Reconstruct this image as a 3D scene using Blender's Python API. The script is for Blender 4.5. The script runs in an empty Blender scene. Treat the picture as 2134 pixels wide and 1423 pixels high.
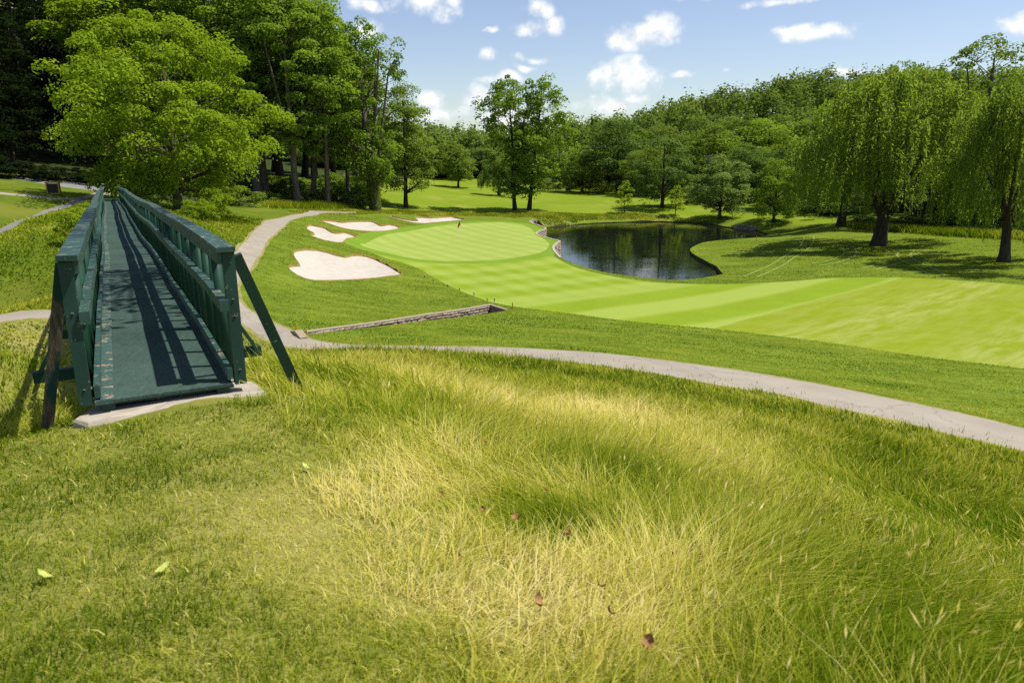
import bpy, math, random
import numpy as np
from mathutils import Vector, Matrix
from mathutils.geometry import delaunay_2d_cdt

rng = np.random.default_rng(7)
random.seed(7)
R = math.radians
SC = bpy.context.scene
COL = SC.collection

# ------------------------------------------------------------------ camera
F_PX, CX, CY, CAMZ = 1500.0, 1067.0, 711.5, 10.0
PITCH = R(14.43)
cam_d = bpy.data.cameras.new('camera')
cam_d.lens = 36.0 * F_PX / 2134.0
cam_d.clip_start = 0.05
cam_d.clip_end = 5000
cam_d.dof.use_dof = True
cam_d.dof.focus_distance = 14.0
cam_d.dof.aperture_fstop = 3.2
cam = bpy.data.objects.new('camera', cam_d)
cam.location = (0, 0, CAMZ)
cam.rotation_euler = (R(90) - PITCH, 0, 0)
COL.objects.link(cam)
SC.camera = cam

# ------------------------------------------------------------------ light
SUN_EL, SUN_AZ = R(62.5), R(87)          # azimuth from +Y towards +X
S_DIR = Vector((math.sin(SUN_AZ) * math.cos(SUN_EL), math.cos(SUN_AZ) * math.cos(SUN_EL), math.sin(SUN_EL)))
sun_d = bpy.data.lights.new('sun', 'SUN')
sun_d.energy = 5.0
sun_d.angle = R(0.5)
sun_d.color = (1.0, 0.965, 0.90)
sun = bpy.data.objects.new('sun', sun_d)
sun.rotation_euler = (-S_DIR).to_track_quat('-Z', 'Y').to_euler()
sun.location = (20, -10, 60)
COL.objects.link(sun)

world = bpy.data.worlds.new('World')
SC.world = world
world.use_nodes = True
world.cycles.sampling_method = 'MANUAL'
world.cycles.sample_map_resolution = 256
SKY_STRENGTH = 0.10
SC.view_settings.view_transform = 'Standard'
SC.view_settings.look = 'None'
SC.view_settings.exposure = 0.3
SC.view_settings.gamma = 1.0
SC.view_settings.use_curve_mapping = False
SC.cycles.max_bounces = 6
SC.cycles.diffuse_bounces = 3
SC.cycles.glossy_bounces = 3
SC.cycles.transmission_bounces = 4
SC.cycles.transparent_max_bounces = 6
SC.cycles.caustics_reflective = False
SC.cycles.caustics_refractive = False
SC.cycles.use_adaptive_sampling = False
SC.cycles.use_denoising = False


# ------------------------------------------------------------------ projection helpers (pixel of the photo -> place)
CP, SP = math.cos(PITCH), math.sin(PITCH)


def rays(P):
    P = np.atleast_2d(np.asarray(P, float))
    u = (P[:, 0] - CX) / F_PX
    v = (P[:, 1] - CY) / F_PX
    return np.stack([u, CP - v * SP, -SP - v * CP], 1)


def at_z(px, py, z):
    d = rays([(px, py)])[0]
    t = (z - CAMZ) / d[2]
    return np.array([d[0] * t, d[1] * t, z])


def at_y(px, py, y):
    d = rays([(px, py)])[0]
    t = y / d[1]
    return np.array([d[0] * t, y, CAMZ + d[2] * t])


# ------------------------------------------------------------------ terrain height
ZW = -1.75   # water level of the pond
far_shore = [(1137, 476), (1150, 473.5), (1180, 470.5), (1225, 467), (1270, 464.6), (1315, 463.4), (1360, 462.5), (1405, 463.4), (1450, 464), (1486, 468.5), (1510, 473.6), (1532, 476),
             (1564, 479), (1576, 480.5), (1588, 485), (1601, 491.6), (1597, 495.5), (1576, 499.4), (1540, 502.4), (1495, 506), (1465, 510.5), (1444, 519.5), (1438, 527), (1447, 536),
             (1468, 548), (1492, 560)]
CTRL_PX = [  # photo pixel, height
    (1067, 1423, 8.2), (0, 1423, 8.3), (2134, 1423, 7.7), (500, 1150, 8.12), (500, 950, 8.05), (160, 894, 8.06),
    (350, 858, 8.085), (210, 884, 8.085), (500, 829, 8.085), (560, 822, 8.085), (280, 872, 8.085), (430, 843, 8.085), (150, 930, 8.06), (600, 880, 7.97), (300, 910, 8.07), (450, 880, 8.06), (92, 888, 7.68), (632, 812, 7.93), (0, 1100, 8.1), (700, 780, 7.25), (700, 750, 5.44), (700, 735, 3.43),
    (1000, 1150, 7.95), (1000, 1000, 7.64), (1000, 900, 6.83), (1000, 820, 5.46), (1000, 770, 3.7), (850, 880, 7.2), (850, 800, 6.0),
    (1500, 850, 3.2), (1500, 950, 5.65), (1500, 1150, 7.27), (2000, 970, 3.03), (2000, 1100, 5.3), (2000, 1250, 6.6),
    (1700, 900, 4.06), (1700, 1050, 6.42), (1250, 1000, 7.0), (1250, 850, 4.9),
    # cart path
    (725, 723, .9), (837, 728, 1.0), (950, 730, 1.1), (1062, 735, 1.15), (1175, 741, 1.2), (1287, 752, 1.2), (1400, 768, 1.1), (1500, 785, 1.0),
    (1622, 803, .9), (1745, 828, .8), (1867, 853, .7), (1989, 882, .6), (2134, 916, .5),
    (600, 700, 1.0), (505, 655, 1.3), (480, 600, 1.7), (530, 530, 2.2), (575, 470, 2.4), (640, 448, 2.4), (720, 443, 2.0), (50, 655, 1.5),
    # rough beyond it
    (1500, 720, .2), (1867, 780, 0), (2134, 830, -.1), (1200, 690, .4), (900, 680, .5), (760, 690, .75),
    (700, 490, 1.6), (690, 560, 1.0), (620, 520, 1.9), (620, 590, 1.0), (560, 640, .9), (750, 620, .4), (900, 640, 0), (950, 600, -.1),
    (760, 470, 1.5), (900, 455, 1.2), (640, 485, 2.0), (580, 540, 1.9),
    # green
    (760, 508, .5), (960, 497, .1), (1100, 500, .1), (950, 540, -.1), (1040, 465, .6), (850, 483, .6), (1140, 505, 0),
    (1160, 505, .1), (1165, 533, -.1), (1125, 485, .2), (1110, 462, .4), (1240, 563, -.7), (1330, 578, -.9), (1430, 587, -1.0), (1500, 577, -1.1),
    # fairway
    (1100, 600, -.4), (1300, 640, -.3), (1500, 640, -.6), (1700, 640, -.6), (1900, 640, -.6), (2134, 680, -.5), (2134, 600, -.6),
    (1650, 540, -.6), (1830, 512, -.2), (2090, 545, 0), (1490, 520, -1.25), (1515, 556, -1.25), (1700, 480, -.3), (1625, 492, -1.1),
    (1990, 490, .3), (2134, 500, .6), (1520, 512, -1.25),
    # far bank and far lawn
    (1165, 460, -.9), (1250, 448, -.75), (1400, 450, -.85), (1330, 451, -.85), (1480, 457, -1.0), (1190, 455, -.8), (1540, 466, -1.0),
    (1000, 430, .3), (1150, 430, .3), (1075, 437, .3), (800, 440, 1.0), (845, 433, .8), (950, 378, 2.5), (950, 400, 1.2),
    (1250, 400, 1.0), (1400, 430, .3), (1500, 455, -.9), (1620, 462, -.5), (1300, 440, -.4), (1760, 470, 0), (1215, 385, 1.5),
    # left slopes
    (480, 470, 3.5), (560, 440, 3.2), (420, 450, 4.0), (370, 440, 4.2), (100, 620, 2.6), (50, 560, 3.6), (0, 480, 4.9), (100, 450, 5.3), (150, 430, 5.7),
    (0, 400, 6.9), (110, 402, 6.3), (0, 370, 7.6), (60, 380, 7.1), (200, 387, 6.4), (300, 400, 5.2), (50, 800, 4.6), (20, 700, 2.3), (90, 760, 4.0), (0, 900, 7.0),
]
CTRL_W = [(0, 0, 8.3), (0, -8, 8.8), (-8, -4, 8.9), (8, -6, 8.0), (-15, -15, 9.5), (15, -15, 7.5), (50, -20, 2), (-50, -20, 9), (-30, 10, 7.5), (-14, 6, 6.6),
          (-8, 15, 4.4), (-12, 22, 2.3), (-15, 29, 1.2), (-19, 37, 1.7), (-24, 45, 3.6), (-28.5, 52, 5.3), (-31, 56, 6.25), (-34, 62, 6.3),
          (30, 12, 1.0), (60, 20, 0), (100, 60, 1), (80, 100, 2), (110, 140, 4), (60, 140, 1.5), (-80, 60, 10), (-90, 120, 12), (-60, 110, 8), (-40, 130, 5), (-20, 160, 3.5),
          (0, 300, 4), (120, 260, 6), (-120, 260, 12), (300, 300, 10), (-300, 300, 20), (300, 0, 0), (-300, 0, 20), (0, -300, 15), (300, -300, 5), (-300, -300, 20),
          (0, 600, 6), (500, 600, 12), (-500, 600, 20)]
_c = [at_z(*p) for p in CTRL_PX] + [np.array(p, float) for p in CTRL_W]
_c += [at_z(x, y, ZW) + np.array([0, 0, .16 if k < 15 else .32]) for k, (x, y) in enumerate(far_shore)]
_c = np.array(_c)
_RC = 1.6


def _phi(d):
    return np.sqrt(d * d + _RC * _RC)


_n = len(_c)
_A = np.zeros((_n + 3, _n + 3))
_D = np.sqrt(((_c[:, None, :2] - _c[None, :, :2]) ** 2).sum(-1))
_A[:_n, :_n] = _phi(_D) - np.eye(_n) * 0.03
_A[:_n, _n] = 1
_A[:_n, _n + 1:] = _c[:, :2] / 100
_A[_n:, :_n] = _A[:_n, _n:].T
_W = np.linalg.solve(_A, np.concatenate([_c[:, 2], np.zeros(3)]))

# ridge of the wooded hill: (pixel x, pixel y of its tree tops) seen at 335 m
RIDGE = [(-1500, 120), (-400, 150), (300, 200), (700, 238), (900, 254), (960, 262), (1010, 266), (1120, 258), (1200, 246), (1280, 238), (1360, 216), (1420, 196),
         (1500, 175), (1560, 168), (1650, 143), (1710, 150), (1780, 150), (1900, 145), (2134, 140), (3500, 140)]
RIDGE_D, RIDGE_TREE = 335.0, 15.0
_ru = np.array([(p[0] - CX) / F_PX for p in RIDGE])
_rt = np.array([at_y(p[0], p[1], RIDGE_D)[2] - RIDGE_TREE for p in RIDGE])


def hgt(x, y):
    x = np.asarray(x, float)
    y = np.asarray(y, float)
    sh = x.shape
    X = np.stack([x.ravel(), y.ravel()], 1)
    out = np.empty(len(X))
    for i in range(0, len(X), 20000):
        q = X[i:i + 20000]
        d = np.sqrt(((q[:, None, :] - _c[None, :, :2]) ** 2).sum(-1))
        out[i:i + 20000] = _phi(d) @ _W[:_n] + _W[_n] + q @ _W[_n + 1:] / 100
    yy = np.maximum(X[:, 1], 1.0)
    u = X[:, 0] / yy
    k = np.clip((X[:, 1] - 205) / (RIDGE_D - 205), 0, 1)
    k = k * k * (3 - 2 * k)
    rz = np.interp(u * 0.985, _ru, _rt)
    fall = np.clip((X[:, 1] - RIDGE_D - 40) / 600, 0, 1)
    out = out * (1 - k) + (rz - 20 * fall) * k
    return out.reshape(sh)


def h1(x, y):
    return float(hgt(np.array([x]), np.array([y]))[0])


def cast(P):
    """first hit of the photo's rays on the terrain"""
    d = rays(P)
    ts = np.geomspace(1.5, 420, 420)
    X = d[:, 0:1] * ts
    Y = d[:, 1:2] * ts
    Z = CAMZ + d[:, 2:3] * ts
    G = Z - hgt(X, Y)
    out = np.zeros((len(d), 3))
    for i in range(len(d)):
        j = np.where(G[i] < 0)[0]
        j = j[0] if len(j) else len(ts) - 1
        j = max(j, 1)
        a, b = G[i, j - 1], G[i, j]
        t = ts[j - 1] + (ts[j] - ts[j - 1]) * (a / (a - b) if a != b else 0)
        for _ in range(3):
            x, y = d[i, 0] * t, d[i, 1] * t
            e = 0.01 * t
            g0 = CAMZ + d[i, 2] * t - h1(x, y)
            g1 = CAMZ + d[i, 2] * (t + e) - h1(d[i, 0] * (t + e), d[i, 1] * (t + e))
            s = (g1 - g0) / e
            if abs(s) < 1e-4:
                break
            tn = t - g0 / s
            t = min(max(tn, ts[j - 1]), ts[j])
        out[i] = (d[i, 0] * t, d[i, 1] * t, 0)
        out[i, 2] = h1(out[i, 0], out[i, 1])
    return out


# ------------------------------------------------------------------ small numeric helpers
def vnoise(x, y, scale, seed=0):
    x = np.asarray(x) / scale
    y = np.asarray(y) / scale
    g = np.random.default_rng(seed).random((256, 256))
    xi = np.floor(x).astype(int)
    yi = np.floor(y).astype(int)
    fx = x - xi
    fy = y - yi
    fx = fx * fx * (3 - 2 * fx)
    fy = fy * fy * (3 - 2 * fy)
    a = g[xi % 256, yi % 256]
    b = g[(xi + 1) % 256, yi % 256]
    c = g[xi % 256, (yi + 1) % 256]
    d = g[(xi + 1) % 256, (yi + 1) % 256]
    return (a * (1 - fx) + b * fx) * (1 - fy) + (c * (1 - fx) + d * fx) * fy


def fbm(x, y, scale, seed=0):
    return (vnoise(x, y, scale, seed) + .5 * vnoise(x, y, scale / 2.1, seed + 1) + .25 * vnoise(x, y, scale / 4.3, seed + 2)) / 1.75


def inside(poly, x, y):
    px, py = poly[:, 0], poly[:, 1]
    res = np.zeros(np.shape(x), bool)
    j = len(poly) - 1
    for i in range(len(poly)):
        c = ((py[i] > y) != (py[j] > y))
        with np.errstate(divide='ignore', invalid='ignore'):
            xs = (px[j] - px[i]) * (y - py[i]) / (py[j] - py[i] + 1e-12) + px[i]
        res ^= c & (x < xs)
        j = i
    return res


def dist_poly(poly, x, y, closed=True):
    P = poly[:, :2]
    Q = np.roll(P, -1, 0) if closed else P[1:]
    P = P if closed else P[:-1]
    d = np.full(np.shape(x), 1e9)
    for a, b in zip(P, Q):
        ab = b - a
        L = max((ab ** 2).sum(), 1e-9)
        t = np.clip(((x - a[0]) * ab[0] + (y - a[1]) * ab[1]) / L, 0, 1)
        d = np.minimum(d, np.hypot(x - a[0] - t * ab[0], y - a[1] - t * ab[1]))
    return d


def catmull(P, step, closed=True):
    P = np.asarray(P, float)[:, :2]
    n = len(P)
    out = []
    for i in range(n if closed else n - 1):
        g = (lambda k: P[k % n]) if closed else (lambda k: P[min(max(k, 0), n - 1)])
        p0, p1, p2, p3 = g(i - 1), g(i), g(i + 1), g(i + 2)
        m = max(1, int(np.linalg.norm(p2 - p1) / step))
        for k in range(m):
            t = k / m
            out.append(.5 * ((2 * p1) + (-p0 + p2) * t + (2 * p0 - 5 * p1 + 4 * p2 - p3) * t * t + (-p0 + 3 * p1 - 3 * p2 + p3) * t ** 3))
    if not closed:
        out.append(P[-1])
    return np.array(out)


def resample(P, step, closed=True):
    P = np.asarray(P, float)[:, :2]
    out = []
    n = len(P)
    for i in range(n if closed else n - 1):
        a, b = P[i], P[(i + 1) % n]
        m = max(1, int(np.linalg.norm(b - a) / step))
        for k in range(m):
            out.append(a + (b - a) * k / m)
    if not closed:
        out.append(P[-1])
    return np.array(out)


def offset_poly(P, d):
    P = P[:, :2]
    area = 0.5 * np.sum(P[:, 0] * np.roll(P[:, 1], -1) - np.roll(P[:, 0], -1) * P[:, 1])
    T = np.roll(P, -1, 0) - np.roll(P, 1, 0)
    T /= np.linalg.norm(T, axis=1)[:, None] + 1e-9
    N = np.stack([T[:, 1], -T[:, 0]], 1) * (1 if area > 0 else -1)
    return P + N * (np.asarray(d)[:, None] if np.ndim(d) else d)


# ------------------------------------------------------------------ object helpers
def np_mesh(name, V, F):
    V = np.asarray(V, np.float32)
    F = np.asarray(F, np.int32)
    me = bpy.data.meshes.new(name)
    n, k = F.shape
    me.vertices.add(len(V))
    me.vertices.foreach_set('co', V.ravel())
    me.loops.add(n * k)
    me.loops.foreach_set('vertex_index', F.ravel())
    me.polygons.add(n)
    me.polygons.foreach_set('loop_start', np.arange(n, dtype=np.int32) * k)
    me.update(calc_edges=True)
    return me


def smooth(me, on=True):
    me.polygons.foreach_set('use_smooth', np.full(len(me.polygons), on))


def link(name, me, mat=None, parent=None):
    o = bpy.data.objects.new(name, me)
    COL.objects.link(o)
    if mat is not None and me is not None and len(me.materials) == 0:
        me.materials.append(mat)
    if parent is not None:
        o.parent = parent
    return o


def tag(o, label=None, cat=None, group=None, kind=None):
    if label:
        o['label'] = label
    if cat:
        o['category'] = cat
    if group:
        o['group'] = group
    if kind:
        o['kind'] = kind
    return o


def empty(name, loc, rz=0.0, scale=(1, 1, 1)):
    o = bpy.data.objects.new(name, None)
    COL.objects.link(o)
    o.location = loc
    o.rotation_euler = (0, 0, rz)
    o.scale = scale
    o.empty_display_size = .2
    return o


class MB:
    """collects boxes and tubes of one part"""

    def __init__(s):
        s.v, s.f, s.n = [], [], 0

    def add(s, V, F):
        s.v.append(np.asarray(V, float))
        s.f.append(np.asarray(F, int) + s.n)
        s.n += len(V)

    def hexa(s, V):
        s.add(V, [(0, 3, 2, 1), (4, 5, 6, 7), (0, 1, 5, 4), (1, 2, 6, 5), (2, 3, 7, 6), (3, 0, 4, 7)])

    def box(s, c, size, rz=0.0):
        c = np.asarray(c, float)
        hx, hy, hz = [q / 2 for q in size]
        V = np.array([(-hx, -hy, -hz), (hx, -hy, -hz), (hx, hy, -hz), (-hx, hy, -hz), (-hx, -hy, hz), (hx, -hy, hz), (hx, hy, hz), (-hx, hy, hz)])
        if rz:
            ca, sa = math.cos(rz), math.sin(rz)
            V = np.stack([V[:, 0] * ca - V[:, 1] * sa, V[:, 0] * sa + V[:, 1] * ca, V[:, 2]], 1)
        s.hexa(V + c)

    def bar(s, a, b, w, h, up=(0, 0, 1)):
        """square timber from a to b: w across, h along up"""
        a, b = np.asarray(a, float), np.asarray(b, float)
        t = (b - a) / np.linalg.norm(b - a)
        u = np.asarray(up, float)
        r = np.cross(t, u)
        r /= np.linalg.norm(r)
        u = np.cross(r, t)
        V = [p + r * i * w / 2 + u * j * h / 2 for p in (a, b) for i, j in ((-1, -1), (1, -1), (1, 1), (-1, 1))]
        s.hexa(np.array(V))

    def sweep(s, pts, prof):
        """closed profile (n,2: right, up) along a path that runs mostly along +y"""
        pts = np.asarray(pts, float)
        prof = np.asarray(prof, float)
        n = len(prof)
        V = []
        for i, p in enumerate(pts):
            t = pts[min(i + 1, len(pts) - 1)] - pts[max(i - 1, 0)]
            r = np.array([t[1], -t[0], 0])
            r /= np.linalg.norm(r)
            V += [p + r * q[0] + np.array([0, 0, q[1]]) for q in prof]
        F = []
        for i in range(len(pts) - 1):
            for k in range(n):
                a, b = i * n + k, i * n + (k + 1) % n
                F.append((a, b, b + n, a + n))
        if n == 4:
            F.append((3, 2, 1, 0))
            e = (len(pts) - 1) * n
            F.append((e, e + 1, e + 2, e + 3))
        s.add(V, F)

    def tube(s, pts, rad, n=7):
        pts = np.asarray(pts, float)
        V, F = [], []
        for i, p in enumerate(pts):
            t = pts[min(i + 1, len(pts) - 1)] - pts[max(i - 1, 0)]
            t = t / (np.linalg.norm(t) + 1e-9)
            a = np.cross(t, (0.31, 0.95, 0.05) if abs(t[2]) > .5 else (0, 0, 1))
            a /= np.linalg.norm(a) + 1e-9
            b = np.cross(t, a)
            for k in range(n):
                w = 2 * math.pi * k / n
                V.append(p + rad[i] * (math.cos(w) * a + math.sin(w) * b))
        for i in range(len(pts) - 1):
            for k in range(n):
                F.append((i * n + k, i * n + (k + 1) % n, (i + 1) * n + (k + 1) % n, (i + 1) * n + k))
        s.add(V, F)

    def mesh(s, name):
        return np_mesh(name, np.concatenate(s.v), np.concatenate(s.f))

    def build(s, name, mat, parent=None, sm=False):
        me = s.mesh(name)
        smooth(me, sm)
        return link(name, me, mat, parent)


# ------------------------------------------------------------------ materials
class NT:
    def __init__(s, name):
        s.mat = bpy.data.materials.new(name)
        s.mat.use_nodes = True
        s.t = s.mat.node_tree
        for n in list(s.t.nodes):
            s.t.nodes.remove(n)
        s.out = s.n('ShaderNodeOutputMaterial')

    def n(s, t, **kw):
        q = s.t.nodes.new(t)
        for k, v in kw.items():
            setattr(q, k, v)
        return q

    def l(s, a, b):
        s.t.links.new(a, b)

    def pos(s):
        return s.n('ShaderNodeNewGeometry').outputs['Position']

    def noise(s, scale, detail=3, vec=None, rough=.55, dist=0.0):
        q = s.n('ShaderNodeTexNoise')
        q.inputs['Scale'].default_value = scale
        q.inputs['Detail'].default_value = detail
        q.inputs['Roughness'].default_value = rough
        q.inputs['Distortion'].default_value = dist
        s.l(vec if vec is not None else s.pos(), q.inputs['Vector'])
        return q.outputs['Fac']

    def ramp(s, fac, stops):
        q = s.n('ShaderNodeValToRGB')
        e = q.color_ramp.elements
        while len(e) < len(stops):
            e.new(.5)
        for k, (p, c) in enumerate(stops):
            e[k].position = p
            e[k].color = (*c, 1) if len(c) == 3 else c
        s.l(fac, q.inputs['Fac'])
        return q.outputs['Color']

    def mapr(s, fac, a, b, c=0.0, d=1.0, smooth=True):
        q = s.n('ShaderNodeMapRange')
        if smooth:
            q.interpolation_type = 'SMOOTHSTEP'
        for k, v in zip(('From Min', 'From Max', 'To Min', 'To Max'), (a, b, c, d)):
            q.inputs[k].default_value = v
        s.l(fac, q.inputs['Value'])
        return q.outputs['Result']

    def mix(s, fac, a, b, mode='MIX'):
        q = s.n('ShaderNodeMix', data_type='RGBA', blend_type=mode)
        for sock, val in ((q.inputs[0], fac), (q.inputs[6], a), (q.inputs[7], b)):
            if isinstance(val, (int, float)):
                sock.default_value = val
            elif isinstance(val, tuple):
                sock.default_value = (*val, 1)
            else:
                s.l(val, sock)
        return q.outputs[2]

    def math(s, op, a, b=0.0, c=None):
        q = s.n('ShaderNodeMath', operation=op)
        for k, val in enumerate((a, b) if c is None else (a, b, c)):
            if isinstance(val, (int, float)):
                q.inputs[k].default_value = val
            else:
                s.l(val, q.inputs[k])
        return q.outputs[0]

    def scaled(s, sc, rot=0.0):
        m = s.n('ShaderNodeMapping')
        m.inputs['Scale'].default_value = sc
        m.inputs['Rotation'].default_value = (0, 0, rot)
        s.l(s.pos(), m.inputs['Vector'])
        return m.outputs['Vector']

    def dotpos(s, vec):
        q = s.n('ShaderNodeVectorMath', operation='DOT_PRODUCT')
        s.l(s.pos(), q.inputs[0])
        q.inputs[1].default_value = vec
        return q.outputs['Value']

    def aligned(s, d, along, across):
        c = s.n('ShaderNodeCombineXYZ')
        s.l(s.dotpos((float(d[0]) * along, float(d[1]) * along, 0)), c.inputs[0])
        s.l(s.dotpos(tuple(v * across for v in perp(d))), c.inputs[1])
        return c.outputs[0]

    def bsdf(s, col, rough=.8, spec=.3, bump=None, bstr=.3, bdist=.02):
        b = s.n('ShaderNodeBsdfPrincipled')
        if isinstance(col, tuple):
            b.inputs['Base Color'].default_value = (*col, 1)
        else:
            s.l(col, b.inputs['Base Color'])
        if isinstance(rough, (int, float)):
            b.inputs['Roughness'].default_value = rough
        else:
            s.l(rough, b.inputs['Roughness'])
        b.inputs['Specular IOR Level'].default_value = spec
        if bump is not None:
            q = s.n('ShaderNodeBump')
            q.inputs['Strength'].default_value = bstr
            q.inputs['Distance'].default_value = bdist
            s.l(bump, q.inputs['Height'])
            s.l(q.outputs['Normal'], b.inputs['Normal'])
        s.l(b.outputs[0], s.out.inputs['Surface'])
        return b


def leaf_mat(name, dark, light, trans=.45, gloss=.0, big=.12):
    m = NT(name)
    isl = m.n('ShaderNodeNewGeometry').outputs['Random Per Island']
    oi = m.n('ShaderNodeObjectInfo').outputs['Random']
    nz = m.noise(big, 3)
    f = m.math('ADD', m.math('MULTIPLY', isl, .55), m.math('MULTIPLY', nz, .6))
    f = m.math('ADD', f, m.math('MULTIPLY', m.math('SUBTRACT', oi, .5), .25))
    c = m.ramp(f, [(.1, dark), (.95, light)])
    d = m.n('ShaderNodeBsdfDiffuse')
    t = m.n('ShaderNodeBsdfTranslucent')
    m.l(c, d.inputs['Color'])
    tc = m.mix(1.0, c, (1.15, 1.2, .55), 'MULTIPLY')
    m.l(tc, t.inputs['Color'])
    x = m.n('ShaderNodeMixShader')
    x.inputs[0].default_value = trans
    m.l(d.outputs[0], x.inputs[1])
    m.l(t.outputs[0], x.inputs[2])
    res = x.outputs[0]
    if gloss:
        g = m.n('ShaderNodeBsdfGlossy')
        g.inputs['Roughness'].default_value = .45
        g.inputs['Color'].default_value = (1, 1, 1, 1)
        x2 = m.n('ShaderNodeMixShader')
        x2.inputs[0].default_value = gloss
        m.l(res, x2.inputs[1])
        m.l(g.outputs[0], x2.inputs[2])
        res = x2.outputs[0]
    m.l(res, m.out.inputs['Surface'])
    return m.mat


def bark_mat(name, a, b):
    m = NT(name)
    n1 = m.noise(1.0, 5, m.scaled((6, 6, 1.2)))
    c = m.ramp(n1, [(.3, a), (.7, b)])
    m.bsdf(c, .9, .15, n1, .7, .05)
    return m.mat


# mowing directions of the course
def wdir(a, b, z):
    p, q = at_z(*a, z), at_z(*b, z)
    d = q - p
    d[2] = 0
    return d / np.linalg.norm(d)


D_GREEN = wdir((890, 508), (1030, 538), 0)
D_FAIR = wdir((1500, 688), (1880, 582), -.5)


def perp(d):
    return (float(-d[1]), float(d[0]), 0.0)


def stripes(m, d, width, sharp=3.0, wob=.3):
    s = m.dotpos(tuple(v / width * math.pi for v in perp(d)))
    s = m.math('ADD', s, m.math('MULTIPLY', m.noise(.25, 2), wob))
    s = m.math('SINE', s)
    return m.mapr(s, -1 / sharp, 1 / sharp)


def turf(name, dark, light, fine=14.0, patch=.35, yellow=None, extra=None, bump=.5, streak=None):
    m = NT(name)
    n1 = m.noise(patch, 4)
    n2 = m.noise(fine, 4, rough=.7)
    n3 = m.noise(fine * .22, 3)
    f = m.math('ADD', m.math('MULTIPLY', n1, .45), m.math('ADD', m.math('MULTIPLY', n2, .35), m.math('MULTIPLY', n3, .35)))
    if streak is not None:
        st = m.noise(1.0, 3, m.scaled((streak[0], streak[1], 1), streak[2]), .6)
        f = m.math('ADD', m.math('MULTIPLY', f, .68), m.math('MULTIPLY', st, .35))
    c = m.ramp(f, [(.38, dark), (.68, light)])
    if yellow is not None:
        c = m.mix(m.mapr(m.noise(.13, 4), .5, .72), c, yellow)
    if extra is not None:
        c = extra(m, c)
    m.bsdf(c, .95, .02, n2, bump, .03)
    return m.mat


M = {}
M['rough'] = turf('rough_turf', (.055, .095, .006), (.165, .215, .024), 9.0, .3, bump=.9, streak=(.25, 2.2, R(-25)))


def x_green(m, c):
    s = stripes(m, D_GREEN, 1.15, 1.1, .2)
    s2 = stripes(m, D_FAIR, 1.6, 1.1, .2)
    c = m.mix(m.math('MULTIPLY', s, .45), c, (.205, .275, .040))
    return m.mix(m.math('MULTIPLY', s2, .2), c, (.21, .28, .045))


C_FAIR = float(np.dot(at_z(1690, 630, -.6), perp(D_FAIR)))


def x_fair(m, c):
    s = stripes(m, D_GREEN, 1.45, 1.3, .2)
    s2 = stripes(m, D_FAIR, 2.1, 1.3, .25)
    q = m.math('ADD', m.math('MULTIPLY', s, .42), m.math('MULTIPLY', s2, .58))
    wide = stripes(m, D_FAIR, 3.6, 2.0, .3)
    v = m.math('SUBTRACT', m.dotpos(perp(D_FAIR)), C_FAIR)
    k = m.mapr(v, 9.0, 19.0, 1.0, 0.0)
    mx = m.n('ShaderNodeMix')
    m.l(k, mx.inputs[0])
    m.l(q, mx.inputs[2])
    m.l(wide, mx.inputs[3])
    return m.mix(mx.outputs[0], c, m.mix(.75, c, (.275, .335, .066)))


def x_fair2(m, c):
    s2 = stripes(m, D_FAIR, 4.2, 1.2, .5)
    st = m.noise(1.0, 5, m.aligned(D_FAIR, .22, 1.3), .7)
    q = m.math('MULTIPLY', m.math('ADD', m.math('MULTIPLY', s2, .55), .35), m.mapr(st, .35, .68))
    return m.mix(m.math('MULTIPLY', q, .85), c, (.30, .325, .085))


M['green'] = turf('green_turf', (.255, .318, .064), (.295, .352, .082), 30, .2, extra=x_green, bump=.05)
M['collar'] = turf('collar_turf', (.115, .20, .014), (.165, .255, .026), 20, .3, bump=.2)
M['fair'] = turf('fairway_turf', (.150, .222, .012), (.195, .270, .020), 16, .3, extra=x_fair, bump=.15)
M['fair2'] = turf('fairway_turf_yellow', (.160, .208, .007), (.205, .250, .017), 14, .4, extra=x_fair2, bump=.3, streak=(.3, 2.5, R(-20)))
M['lawn'] = turf('lawn_turf', (.125, .185, .010), (.175, .235, .018), 6, .08, yellow=(.22, .245, .035), bump=.2)
M['meadow'] = turf('meadow_ground', (.085, .115, .010), (.23, .22, .05), 12, .5, yellow=(.29, .245, .085), bump=.8)
M['slope'] = turf('slope_ground', (.055, .095, .008), (.115, .155, .014), 9, .4, yellow=(.15, .16, .024), bump=.8)
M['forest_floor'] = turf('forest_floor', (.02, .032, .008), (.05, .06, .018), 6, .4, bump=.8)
M['fescue'] = turf('fescue_ground', (.16, .21, .05), (.30, .32, .11), 8, .4, bump=.8)


def sand_mat():
    m = NT('bunker_sand')
    n = m.noise(1.3, 4)
    n2 = m.noise(1.0, 3, m.scaled((.9, 9, 1)), dist=.6)
    c = m.ramp(n, [(.3, (.42, .375, .305)), (.75, (.50, .455, .38))])
    m.bsdf(c, .95, .1, m.math('ADD', n2, m.math('MULTIPLY', n, .8)), .6, .10)
    return m.mat


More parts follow.
